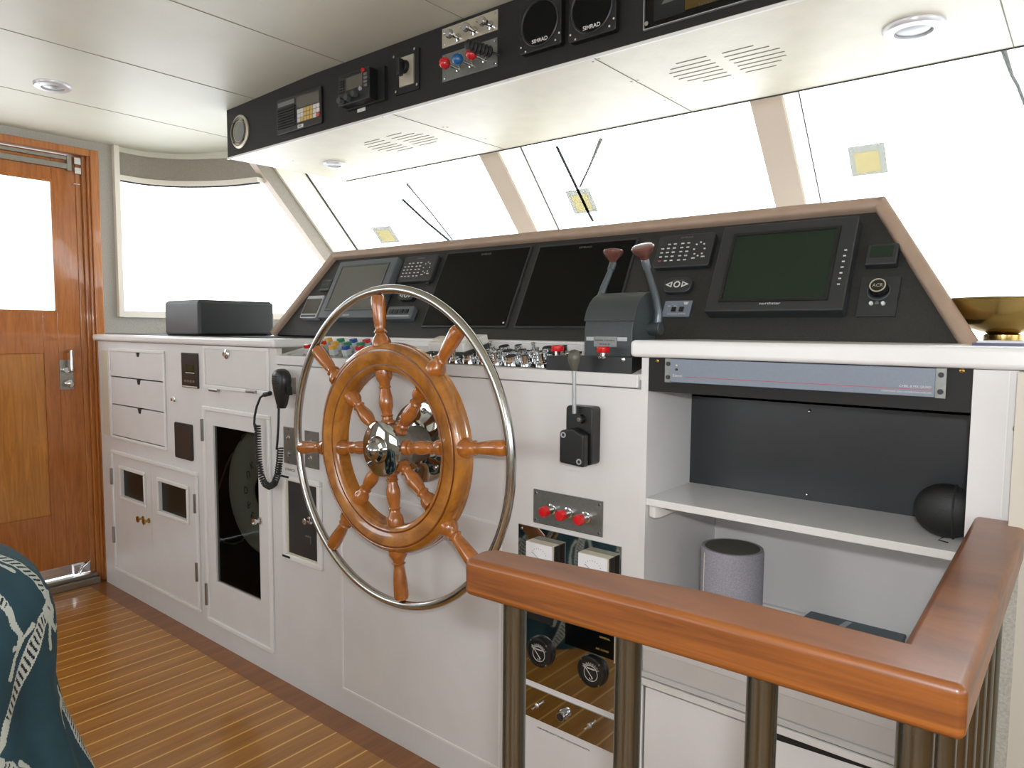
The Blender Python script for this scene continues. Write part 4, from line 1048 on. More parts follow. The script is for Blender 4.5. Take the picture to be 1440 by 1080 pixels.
pA, pB = f.m(598, 416), f.m(594.5, 422.5); b = MB(f); b.tube([(pA[0], pA[1], .006), (pB[0], pB[1], .006)], .0055, 8); b.build('clip', 'black', o)
# switch plate on dash
o, a0, a1, b0, b1, _ = unit([(934, 423), (974, 422.5), (968.5, 445), (932, 445.5)], 'rocker_plate', 'slate rocker switch plate with white print right of throttle levers', 'switch plate', 'amp', .003, .0008)
w, h = a1 - a0, b1 - b0
for k in (.40, .68):
    MB(f).box(a0 + w * k - w * .08, a0 + w * k + w * .08, b0 + h * .30, b0 + h * .58, .003, .007).build('rocker', 'black', o, bevel=.001)
b = MB(f); b.box(a0 + w * .14, a0 + w * .24, b0 + h * .64, b0 + h * .68, .003, .0036); b.box(a0 + w * .36, a0 + w * .46, b0 + h * .64, b0 + h * .68, .003, .0036)
b.prism([(a0 + w * .70, b0 + h * .90), (a0 + w * .88, b0 + h * .90), (a0 + w * .84, b0 + h * .74), (a0 + w * .74, b0 + h * .74)][::-1], .003, .0036); b.box(a0 + w * .2, a0 + w * .56, b0 + h * .15, b0 + h * .18, .003, .0036)
b.build('print', 'keys', o)
text(f, 'SIMRAD', a0 + w * .58, b0 + h * .14, h * .09, 'keys', o, .0034, width=w * .28)
# right monitor
o, a0, a1, b0, b1, _ = unit([(1020.5, 316.5), (1210, 304.5), (1183, 438), (989, 436)], 'chart_plotter', 'big dark chart plotter with greenish screen at right of dash', 'display', 'darkbezel', .034, .004)
s0, s1, t0, t1 = f.q([(1037, 332), (1177, 322.5), (1161, 420), (1014, 420.5)], .034)
MB(f).box(s0, s1, t0, t1, .033, .0352).build('screen', 'screen_green', o)
MB(f).frame(s0 - .006, s1 + .006, t0 - .006, t1 + .006, .007, .034, .037).build('screen_bezel', 'black', o)
b = MB(f)
for k in range(7):
    p, q = f.m(1189.5 - k * 1.7, 352 + k * 8, .034); b.box(p - .0026, p + .0026, q - .0011, q + .0011, .034, .036)
b.build('side_marks', 'keys', o)
p, q = f.m(1067, 429, .034); text(f, 'northstar', p, q + .001, .006, 'keys', o, .0345, width=.044)
# small square unit
o, a0, a1, b0, b1, _ = unit([(1218, 343), (1263, 342), (1261, 371), (1217, 371.5)], 'square_instrument', 'small square dark instrument at top right of dash', 'instrument', 'darkbezel', .020, .003)
MB(f).box(a0 + .008, a1 - .008, b0 + .016, b1 - .006, .020, .0212).build('display', 'screen_green', o)
MB(f).box(a0 + (a1 - a0) * .4, a0 + (a1 - a0) * .8, b1 + .004, b1 + .007, .0, .001).build('name_line', 'plate', o)
# searchlight control
o, a0, a1, b0, b1, _ = unit([(1212, 389), (1265.5, 388.5), (1261, 444.5), (1203, 444.5)], 'searchlight_control', 'dark control plate with round emblem knob and three pale buttons', 'control panel', 'darkbezel', .005, .001)
cx, cy = f.m(1236.5, 407, .005)
MB(f).lathe([(.021, .005), (.021, .008), (.0195, .008), (.0195, .005)], (cx, cy - .004, 0), (0, 0, 1), 36, closed=True).build('knob_ring', 'graybezel', o)
b = MB(f); b.lathe([(.018, .005), (.017, .018), (.015, .022), (0, .022)], (cx, cy, 0), (0, 0, 1), 32); kn = b.build('knob', 'black', o, smooth=True)
MB(f).ring(cx, cy, .0125, .0150, .022, .0228, 32).build('emblem_ring', 'alu', kn)
text(f, 'ACR', cx - .0095, cy - .0035, .0075, 'alu', kn, .0224, width=.019, name='emblem')
for k, m_ in enumerate(('keys', 'plate', 'keys')):
    p, q = f.m(1225 + k * 8.4, 427, .005); MB(f).disc(p, q, .0042, .005, .009, .0034, seg=16).build('button', m_, o, smooth=True)

# ================================================================== THROTTLE
th = thing('throttle_control', 'charcoal twin-lever engine throttle with brown caps on helm tray', 'throttle', (-.82, 1.37, 1.06))
tx0, tx1 = -.880, -.759
prof = [(1.325, 1.072), (1.325, 1.150), (1.330, 1.168), (1.338, 1.190), (1.350, 1.207), (1.365, 1.220), (1.382, 1.228), (1.400, 1.232), (1.422, 1.231), (1.428, 1.222), (1.428, 1.072)]
b = MB(Frame((0, 0, 0), (0, 1, 0), (0, 0, 1), (1, 0, 0))); b.prism([(y, z) for y, z in prof], tx0, tx1); b.build('housing', 'charcoal', th, bevel=.003, smooth=False)
b = MB(Frame((0, 0, 0), (0, 1, 0), (0, 0, 1), (1, 0, 0))); b.prism([(y - .0025, z) for y, z in prof if z > 1.16 and y < 1.41] + [(1.41, 1.236), (1.38, 1.222), (1.345, 1.18), (1.335, 1.166)][:0] + [(1.41, 1.225), (1.36, 1.205), (1.335, 1.166)], tx0 - .003, tx1 + .002)
b.build('cover_lip', 'charcoal', th, bevel=.001)
b = MB(FRONT); nn = -(1.325 - Y0) + .0005
b.box(-.853, -.795, 1.112, 1.134, nn - .001, nn + .0012); b.build('name_plate', 'plate', th)
b = MB(FRONT); b.box(-.873, -.854, 1.125, 1.133, nn - .001, nn + .001); b.box(-.794, -.770, 1.125, 1.133, nn - .001, nn + .001); b.build('side_label', 'silver', th)
text(FRONT, 'ENGINE CONTROL', -.850, 1.124, .0035, 'print', th, nn + .0014, width=.05); text(FRONT, 'MODEL 27', -.838, 1.116, .0035, 'print', th, nn + .0014, width=.026)
def lever(px, side):
    if side > 0: pts = [at(924, 462, x=px), at(926, 440, x=px), at(921.5, 414, x=px), at(912, 385, x=px), at(907.5, 368, x=px)]
    else: pts = [Vector((px, 1.40, 1.14)), at(842, 425, x=px), at(849, 404, x=px), at(857, 385, x=px), at(861.5, 372, x=px)]
    return pts
for side, px in ((1, -.742), (-1, -.888)):
    P = lever(px, side)
    b = MB(); b.tube([tuple(p) for p in P], .0075, 14, radii=[.010, .009, .0078, .0068, .0062]); lv = b.build('lever', 'lever', th, smooth=True)
    d = (P[-1] - P[-2]).normalized(); e = P[-1]
    b = MB(); b.lathe([(.0085, -.016), (.0085, .004), (.007, .006)], tuple(e), tuple(d), 16); b.build('collar', 'lever', lv, smooth=True)
    b = MB(); b.lathe([(.007, .004), (.010, .010), (.019, .020), (.0235, .027), (.0240, .031), (.0215, .0345), (.012, .0365), (0, .037)], tuple(e), tuple((d * .6 + Vector((0, -.25, .8))).normalized()), 30); b.build('knob_cap', 'knobbrown', lv, smooth=True)
    b = MB(); p = P[0]; b.cyl((tx1 - .002 if side > 0 else tx0 + .002, p.y, p.z), (px + side * .010, p.y, p.z), .015, seg=22); b.build('pivot', 'charcoal', lv, bevel=.002)

# ================================================================== LEVER BOX ON THE FRONT
f = FRONT
lb = thing('trim_lever', 'black lever control box with olive knob on the helm front', 'lever control', f.p(-.95, .87))
a0, b0 = f.m(793, 658, 0); a1, b1 = f.m(845, 569, 0)
a0, a1, b0, b1 = -.935, -.860 + .02, .862, .985
x0, z1 = f.m(809, 570, 0); x1, z0 = f.m(845, 652, 0)
q1 = f.m(792, 566, .045); q2 = f.m(822, 660, .045)
A0, A1 = q1[0], f.m(832, 590, .045)[0]; Zt = f.m(800, 567, .045)[1]; Zb = f.m(822, 657, .045)[1]
A1 = f.m(845, 600, 0)[0]; A0 = A1 - .066
Zt = f.m(843, 571, 0)[1]; Zb = f.m(843, 652, 0)[1]
b = MB(f); b.rbox(A0, A1, Zb, Zt, 0, .034, .008); b.build('housing', 'black', lb, bevel=.003)
b = MB(f); b.prism([(A0 - .001, Zb + .002), (A1 - .006, Zb - .002), (A1 - .006, Zb + .066), (A1 - .034, Zb + .078), (A0 - .001, Zb + .070)], .034, .056); b.build('cover_block', 'black', lb, bevel=.005)
for x, z in ((A0 + .010, Zb + .062), (A1 - .016, Zb + .010)):
    b = MB(f); b.ring(x, z, .0035, .0062, .056, .0575, 20); b.build('screw_ring', 'silver', lb)
MB(f).disc(A0 + .040, Zt - .026, .010, .034, .044, .008).build('pivot', 'black', lb, smooth=True)
b = MB(f); b.cyl((A0 + .040, Zt - .026, .044), (A0 + .040, Zt - .026, .0455), .0045); b.build('pivot_screw', 'chrome', lb)
xk, zk = f.m(807.5, 508, .050)
zb_ = f.m(806, 573, .045)[1]
b = MB(f); b.cyl((xk, zb_ - .012, .047), (xk, zk, .050), .0042, seg=14); ls = b.build('lever', 'silver', lb, smooth=True)
b = MB(f); b.lathe([(.0048, -.002), (.008, .006), (.0125, .018), (.0135, .027), (.012, .036), (.007, .041), (0, .0425)], (xk, zk - .018, .050), (0, 1, 0), 26); b.build('knob', 'olive', ls, smooth=True)

# ================================================================== WARNING LIGHTS + GAUGES
o, a0, a1, b0, b1 = plate(f, [(751, 688), (849, 704), (847.5, 753.5), (751, 736)], 'warning_light_panel', 'grey steel plate holding three red warning lights', 'warning lights', 'plate', .003)
for u, v in ((776.5, 716), (800, 721), (825, 727)):
    p, q = f.m(u, v, .003)
    b = MB(f); b.lathe([(.0125, .003), (.0125, .008), (.0095, .009), (.0092, .022), (.0102, .023), (.0102, .026)], (p, q, 0), (0, 0, 1), 26); lh = b.build('lamp_holder', 'chrome', o, smooth=True)
    b = MB(f); b.lathe([(.0115, .026), (.0120, .028), (.0120, .036), (.0100, .040), (.0, .0415)], (p, q, 0), (0, 0, 1), 26); b.build('red_lens', 'red', lh, smooth=True)
# big mirror plate
gp = thing('gauge_panel', 'mirror-polished steel plate of square meters and round gauges behind handrail', 'gauge panel', f.p(-.87, .34))
ga0, ga1, gb0, gb1 = f.q([(727, 737), (879.5, 768), (868.5, 1001), (735.5, 955)])
ga0, ga1 = -1.010, -.737
MB(f).box(ga0, ga1, gb0, gb1, 0, .003).build('face_plate', 'mirror', gp)
b = MB(f)
for x in (ga0 + .009, ga1 - .009):
    for z in (gb0 + .009, gb1 - .009): b.disc(x, z, .0035, .003, .005, .0028, seg=12)
b.build('screw', 'chrome', gp)
for (u0, v0, u1, v1) in ((739.7, 761.4, 777, 768), (813, 776.7, 854.7, 785.8)):
    p0 = f.m(u0, v0, .028); p1 = f.m(u1, v1, .028); zt = (p0[1] + p1[1]) / 2; hgt = .052
    b = MB(f); b.box(p0[0], p1[0], zt - hgt, zt, .003, .027); mt = b.build('square_meter', 'ivory', gp, bevel=.001)
    MB(f).box(p0[0] + .001, p1[0] - .001, zt - hgt + .001, zt - .001, .027, .029).build('dial', 'dial', mt)
    b = MB(f); cx = (p0[0] + p1[0]) / 2; cz = zt - .030
    for k in range(9):
        t = math.radians(160 - k * 17.5); b.box(cx + .021 * math.cos(t) - .0005, cx + .021 * math.cos(t) + .0005, cz + .018 * math.sin(t), cz + .018 * math.sin(t) + .0018, .029, .0292)
    b.build('tick_marks', 'print', mt)
    b = MB(f); b.tube([(cx, cz - .004, .0293), (cx - .018, cz + .008, .0293)], .0004, 6); b.build('needle', 'print', mt)
    text(f, 'D.C. AMPERES', cx - .010, cz - .006, .0024, 'print', mt, .0292, width=.020)
    b = MB(f); b.box(p1[0] - .0005, p1[0] + .0025, zt - hgt, zt - .001, .003, .022); b.build('dark_side', 'black', mt)
# dark sub panel with legends
a0, a1, b0, b1 = f.q([(797, 868), (868, 886), (867, 927), (797, 905)])
MB(f).box(a0, a1 - .002, b0, b1 + .02, .003, .006).build('legend_plate', 'blackgloss', gp)
MB(f).box(ga0 + .002, ga0 + .10, b0 + .03, b1 + .02, .003, .005).build('left_legend_plate', 'blackm', gp)
x, z = f.m(845, 895); text(f, 'GENERAL', x, z, .0042, 'keyylw', gp, .0064, width=.026)
x, z = f.m(840, 911); text(f, 'AIR COND', x, z, .0042, 'keyylw', gp, .0064, width=.032)
MB(f).box(a1 - .002, a1 - .0005, b0 - .005, b1 + .02, .003, .008).build('legend_edge', 'ivory', gp)
for u, v in ((758.5, 917), (831.5, 944)):
    p, q = f.m(u, v, .010); R_ = .0355
    b = MB(f); b.lathe([(R_, .003), (R_, .008), (R_ * .94, .014), (R_ * .80, .015), (R_ * .78, .012), (0, .012)], (p, q, 0), (0, 0, 1), 44); rg = b.build('round_gauge', 'black', gp, smooth=True)
    b = MB(f)
    for k in range(17):
        t = math.radians(150 - k * 7.5); r0, r1 = R_ * .50, R_ * (.62 if k % 2 else .68)
        b.tube([(p + r0 * math.cos(t), q - .004 + r0 * math.sin(t), .0125), (p + r1 * math.cos(t), q - .004 + r1 * math.sin(t), .0125)], .0005, 4)
    b.lathe([(R_ * .46, .0122), (R_ * .49, .0122), (R_ * .49, .0128), (R_ * .46, .0128)], (p, q - .004, 0), (0, 0, 1), 30, closed=True)
    b.build('scale', 'keys', rg)
    b = MB(f); b.box(p - .010, p + .010, q - .001 + .006, q + .0075, .0122, .0128); b.build('dial_print', 'keys', rg)
    b = MB(f); b.tube([(p + .006, q - .014, .0132), (p - .020, q + .013, .0132)], .0007, 6); b.build('needle', 'keys', rg)
    text(f, 'A.C.', p - .004, q - .018, .005, 'ivory', rg, .0126, width=.010)
    b = MB(f)
    for t in (45, 135, 225, 315): b.disc(p + R_ * .9 * math.cos(math.radians(t)), q + R_ * .9 * math.sin(math.radians(t)), .002, .013, .016, seg=10)
    b.build('screw', 'chrome', rg)
# lower strip
sp = thing('switch_strip', 'low polished steel strip with two toggles and a round knob', 'switch panel', f.p(-.87, .24))
a0, a1, b0, b1 = f.q([(736, 963), (867, 1010.5), (865.5, 1057), (736, 1004.5)])
MB(f).box(ga0, ga1, b0, b1, 0, .003).build('face_plate', 'mirror', sp)
for u, v in ((757.5, 991), (831, 1019)):
    p, q = f.m(u, v); b = MB(f); b.lathe([(.006, .003), (.006, .007), (.0025, .009), (.002, .020), (.003, .024), (0, .025)], (p, q, 0), (0, 0, 1), 16); b.build('toggle', 'chrome', sp, smooth=True)
p, q = f.m(794, 1004); b = MB(f); b.lathe([(.013, .003), (.013, .010), (.0105, .018), (.009, .018), (.009, .012), (0, .012)], (p, q, 0), (0, 0, 1), 28); kb = b.build('round_knob', 'chrome', sp, smooth=True)
MB(f).disc(p, q, .0085, .012, .0125, seg=22).build('knob_centre', 'blackm', kb)
b = MB(f)
for x in (ga0 + .006, ga1 - .006): b.disc(x, b0 + .006, .002, .003, .0045, seg=10)
b.build('screw', 'chrome', sp)
x, z = f.m(756, 1021); x2, _ = f.m(829, 1048)
text(f, 'FOR EMERGENCY START HOLD DOWN BOTH', x, z - .004, .0036, 'print', helm, .0006, width=x2 - x)
b = MB(f); zz = f.m(800, 680)[1]; 
p, q = f.m(799, 660.5); text(f, 'HELM 2', p, q - .002, .003, 'ivory', helm, .0005, width=.03)

# ================================================================== SHIP'S WHEEL
WC = Vector((-1.322, 1.143, .857)); ROT = math.radians(6.3)
HKW = 1
wf = Frame(WC, (math.cos(ROT), 0, math.sin(ROT)), (-math.sin(ROT), 0, math.cos(ROT)), (0, -1, 0))
wh = thing('ship_wheel', 'varnished wooden ship wheel with eight spokes inside a steel ring', 'steering wheel', (WC.x, WC.y, WC.z - .396))
b = MB(wf); b.lathe([(.188, -.022), (.188, .010), (.193, .017), (.201, .020), (.204, .0185), (.207, .021), (.236, .0235), (.2395, .021), (.243, .0225), (.252, .018), (.257, .009), (.257, -.004), (.2545, -.006), (.2545, -.0085), (.257, -.011), (.257, -.022), (.250, -.028), (.195, -.028)], (0, 0, 0), (0, 0, 1), 96, closed=True)
b.build('wooden_rim', 'wheelwood', wh, smooth=True)
b = MB(wf)
for r0, r1, nn in ((.2015, .2065, .0196), (.2375, .2415, .0222)): b.lathe([(r0, nn - .001), (r1, nn - .001), (r1, nn + .0003), (r0, nn + .0003)], (0, 0, 0), (0, 0, 1), 96, closed=True)
b.build('rim_groove', 'rimdark', wh)
b = MB(wf); b.tube([(.3855 * math.cos(2 * PI * i / 120), .3855 * math.sin(2 * PI * i / 120), 0) for i in range(120)], .0108, 14, closed=True)
b.build('steel_ring', 'steeltube', wh, smooth=True)
sp_prof = [(.017, .045), (.017, .058), (.0195, .060), (.0195, .064), (.013, .070), (.0125, .076), (.0155, .079), (.0125, .083), (.013, .090), (.0165, .102), (.0175, .112), (.0165, .124), (.0135, .138), (.0125, .145), (.0155, .149), (.0125, .153), (.0135, .160), (.0185, .168), (.0205, .176), (.0205, .190)]
HK = 1.14
hd_prof = [(.0205, .250), (.0205, .262), (.0165, .270), (.0125, .277), (.0120, .281), (.0150, .284), (.0120, .288), (.0112, .292), (.0125, .300), (.0142, .320), (.0158, .345), (.0160, .364), (.0142, .3715), (.0100, .3745), (0, .375)]
for k in range(8):
    t = k * PI / 4; ax = (math.cos(t), math.sin(t), 0)
    b = MB(wf); b.lathe(sp_prof, (0, 0, 0), ax, 22); b.build('spoke', 'spokewood', wh, smooth=True)
    b = MB(wf); b.lathe([(r_ * HK, h_) for r_, h_ in hd_prof], (0, 0, 0), ax, 22); b.build('handle', 'spokewood', wh, smooth=True)
b = MB(wf); b.lathe([(.062, -.020), (.062, .020), (.055, .024), (0, .024)], (0, 0, 0), (0, 0, 1), 48); hb = b.build('hub', 'steel', wh, smooth=True)
b = MB(wf); b.lathe([(.067, .024), (.067, .029), (.060, .033), (.040, .037), (.034, .038), (.032, .044), (.030, .048), (.022, .051), (.018, .060), (.012, .066), (0, .068)], (0, 0, 0), (0, 0, 1), 56); b.build('hub_cap', 'mirror', hb, smooth=True)
b = MB(FRONT); b.cyl((WC.x, WC.z, .008), (WC.x, WC.z, .105), .046, seg=36); b.build('shaft_housing', 'steel', wh, smooth=True)
b = MB(FRONT); b.lathe([(.106, .0005), (.106, .006), (.104, .010), (.070, .014), (.060, .022), (.046, .026), (0, .026)], (WC.x - .012, WC.z, 0), (0, 0, 1), 64); bp = b.build('base_flange', 'mirror', wh, smooth=True)
for k in range(6):
    t = k * PI / 3 + .3; b = MB(FRONT); b.lathe([(.007, .010), (.007, .016), (.004, .019), (0, .0195)], (WC.x - .012 + .085 * math.cos(t), WC.z + .085 * math.sin(t), 0), (0, 0, 1), 12); b.build('flange_bolt', 'chrome', bp, smooth=True)

# ================================================================== MICROPHONE
mc = thing('handheld_microphone', 'black radio microphone with coiled cord hanging on white cabinet front', 'microphone', FRONT.p(-2.0, .75))
px, pz = FRONT.m(394, 541, .045)
b = MB(FRONT); prof = []
sec = [(-.072, .012, .010), (-.060, .018, .015), (-.040, .023, .018), (-.015, .031, .021), (.010, .035, .023), (.030, .033, .022), (.042, .024, .018), (.048, .010, .010)]
rings = []
for dz, rx, ry in sec:
    rings.append([b.bm.verts.new(b.P((px + rx * math.copysign(abs(math.cos(t)) ** .8, math.cos(t)), pz + dz, .040 + ry * math.copysign(abs(math.sin(t)) ** .8, math.sin(t))))) for t in [2 * PI * i / 24 for i in range(24)]])
for A_, B_ in zip(rings, rings[1:]):
    for i in range(24): b.bm.faces.new((A_[i], A_[(i + 1) % 24], B_[(i + 1) % 24], B_[i]))
b.bm.faces.new(rings[0][::-1]); b.bm.faces.new(rings[-1])
body = b.build('body', 'black', mc, smooth=True)
b = MB(FRONT); b.box(px + .020, px + .042, pz - .030, pz - .022, .030, .046); b.box(px + .034, px + .040, pz - .030, pz - .005, .030, .046); b.build('talk_key', 'blackm', body, bevel=.001)
b = MB(FRONT)
for k in range(4): b.box(px - .014, px + .014, pz + .004 + k * .007, pz + .006 + k * .007, .060, .0645)
b.build('sound_slots', 'blackm', body)
b = MB(FRONT); b.box(px - .016, px + .016, pz - .030, pz + .020, 0, .020); b.build('hook_bracket', 'steel', mc)
def mp(u, v, n=.03): a, c = FRONT.m(u, v, n); return Vector((a, c, n))
b = MB(FRONT); b.tube([tuple(mp(*p)) for p in ((381, 552, .03), (374, 553, .03), (366, 559, .03), (361, 572, .03), (358, 586, .03), (357.5, 597, .035), (359, 603, .04))], .0036, 10)
b.tube([tuple(mp(*p)) for p in ((380, 553, .03), (372, 555, .03))], .0075, 10)
b.tube([tuple(mp(*p)) for p in ((392, 562, .04), (392, 575, .04), (391.5, 600, .04), (390, 622, .04), (389, 632, .04))], .0036, 10)
b.tube([tuple(mp(*p)) for p in ((392, 560, .04), (392, 574, .04))], .0062, 10)
b.build('straight_cord', 'rubber', mc, smooth=True)
cp = [mp(*p) for p in ((362, 597), (362.5, 612), (363, 630), (364, 650), (367, 668), (372, 680), (379, 684.5), (386, 680), (390.5, 668), (393, 650), (394, 630))]
# resample and wind the coil
def resample(P, n):
    L_ = [0]
    for a_, b_ in zip(P, P[1:]): L_.append(L_[-1] + (b_ - a_).length)
    out = []
    for i in range(n):
        s_ = L_[-1] * i / (n - 1); k = max(j for j in range(len(L_) - 1) if L_[j] <= s_ + 1e-9); t = (s_ - L_[k]) / (L_[k + 1] - L_[k]); out.append(P[k].lerp(P[k + 1], min(1, t)))
    return out
N_ = 900; sp_ = resample(cp, N_)
for _ in range(60): sp_ = [sp_[0]] + [(sp_[i - 1] + sp_[i] * 2 + sp_[i + 1]) / 4 for i in range(1, N_ - 1)] + [sp_[-1]]
coil = []; turns = 46
for i in range(N_):
    d = (sp_[min(i + 1, N_ - 1)] - sp_[max(i - 1, 0)]).normalized(); w = Vector((0, 0, 1)); n2 = d.cross(w).normalized(); t = 2 * PI * turns * i / N_
    coil.append(tuple(sp_[i] + n2 * (.0085 * math.cos(t)) + w * (.0085 * math.sin(t))))
b = MB(FRONT); b.tube(coil, .0024, 6); b.build('coiled_cord', 'rubber', mc, smooth=True)

# ================================================================== HANDRAIL
hr = thing('handrail', 'varnished wooden corner handrail on steel posts in the foreground', 'handrail', (-.3, .66, 0))
zt, zb = .874, .828
poly = [(-.575, .612), (-.30, .628), (-.062, .636), (-.062, Y0 - .001), (-.128, Y0 - .001), (-.119, .703), (-.30, .706), (-.568, .668), (-.580, .650)]
b = MB(); b.prism(poly, zb, zt); b.build('wooden_rail', 'rail', hr, bevel=.008, seg=4)
def post(x, y, r=.0145):
    b = MB(); b.cyl((x, y, 0), (x, y, zb + .002), r, seg=28); b.build('post', 'poststeel', hr, smooth=True)
for u in (723.5, 883.5, 1073, 1292):
    p = at(u, 940, y=.662); post(p.x, .662)
for y in (.745, .83, .915, 1.00, 1.085, 1.17): post(-.093, y)

# ================================================================== LOOSE THINGS
# black leather box on the left worktop
q0 = at(280, 469, y=1.30); xa = at(232, 469, y=1.30).x; yb = at(386, 450, x=q0.x).y
ztop = at(280, 422, y=1.30).z
o = thing('leather_box', 'black padded leather box standing on left worktop below curved window', 'box', ((xa + q0.x) / 2, 1.45, 1.1145))
b = MB(); b.box(xa, q0.x, 1.30, yb, 1.1145, ztop); b.build('body', 'leather', o, bevel=.012, seg=4)
b = MB(); b.box(xa + .010, q0.x - .010, 1.310, yb - .010, ztop - .001, ztop + .003); b.build('top_panel', 'leather', o, bevel=.0015)
# brass bowl
bx, by, bz = -.135, 1.60, 1.129
o = thing('brass_bowl', 'aged brass footed bowl on right worktop beside end of dash', 'bowl', (bx, by, bz))
b = MB(); b.lathe([(.030, 0), (.031, .004), (.031, .016), (.027, .018), (.0, .018)], (bx, by, bz), (0, 0, 1), 40); b.build('foot', 'brass', o, smooth=True)
b = MB(); b.lathe([(.0, .018), (.024, .018), (.030, .021), (.055, .028), (.080, .044), (.092, .064), (.099, .080), (.101, .0805), (.099, .0835), (.090, .066), (.077, .047), (.052, .032), (0, .026)], (bx, by, bz), (0, 0, 1), 64); b.build('bowl', 'brass', o, smooth=True)
b = MB(); b.box(-.150, .22, 1.315, 1.50, 1.129, 1.1335); o = thing('folder', 'thin navy folder under pale paper at right end of worktop', 'folder', (-.0, 1.42, 1.129)); b.build('cover', 'navy', o)
b = MB(); b.box(-.145, .21, 1.325, 1.50, 1.1335, 1.136); b.build('paper', 'paper', o)

# stickers on the windscreen panes (inside face), and wipers outside
GL = Frame((0, ygl(1.5), 1.5), (1, 0, 0), (0, -.91, 1), (0, -1, -.91))
gl1dx = (ygl(1.5) - cgl(1.5)) / (-1.865 + 2.93)
GL1 = Frame((-2.93, cgl(1.5), 1.5), (1, gl1dx, 0), (0, -.91, 1), (gl1dx * 1.0, -1, -.91))
for fr, q, lab in ((GL, [(1190, 206), (1243, 201), (1250, 244), (1200, 246)], 'yellow square sticker in pale film on rightmost visible windscreen pane'),
                   (GL, [(796, 268), (831, 264), (839, 298), (807, 300)], 'yellow square sticker in pale film on middle windscreen pane'),
                   (GL1, [(522, 314), (548, 310), (562, 332), (537, 337)], 'yellow square sticker in pale film on left windscreen pane')):
    a0, a1, b0, b1 = fr.q(q, .003)
    o = thing('window_sticker', lab, 'sticker', fr.p((a0 + a1) / 2, b0, .003), 'windscreen stickers')
    y0_, y1_, z0_, z1_ = a0 + (a1 - a0) * .14, a1 - (a1 - a0) * .18, b0 + (b1 - b0) * .08, b1 - (b1 - b0) * .22
    MB(fr).holes(a0, a1, b0, b1, [(y0_, y1_, z0_, z1_)], .004, .005).build('film', 'stickfilm', o)
    MB(fr).box(y0_, y1_, z0_, z1_, .004, .005).build('paper_square', 'stickfilm2', o)
def wiper(fr, arm, blade, label):
    o = thing('windscreen_wiper', label, 'wiper', fr.p(*fr.m(*arm[-1], -.04), -.04), 'windscreen wipers')
    b = MB(fr); P = [(*fr.m(u, v, -.040), -.040) for u, v in arm]; b.tube(P, .004, 8, radii=[.008] * 1 + [.0045] * (len(P) - 1)); b.build('arm', 'plate', o, smooth=True)
    b = MB(fr); P = [(*fr.m(u, v, -.022), -.022) for u, v in blade]; b.tube(P, .0055, 8); b.build('blade', 'gasket', o, smooth=True)
wiper(GL1, [(574, 242), (582, 254), (605, 285), (631, 323)], [(566.5, 267), (600, 301), (635, 332)], 'thin dark wiper outside the left windscreen pane')
wiper(GL, [(845, 196), (830, 232), (815.5, 263)], [(783, 206), (811, 264), (828, 300), (834, 311)], 'thin dark wiper crossing the sticker outside the middle windscreen pane')
wiper(GL, [(1411, 70), (1423, 106), (1431, 120), (1450, 170)], [(1475, 120), (1470, 260)], 'grey wiper arm at upper right corner of the windscreen')

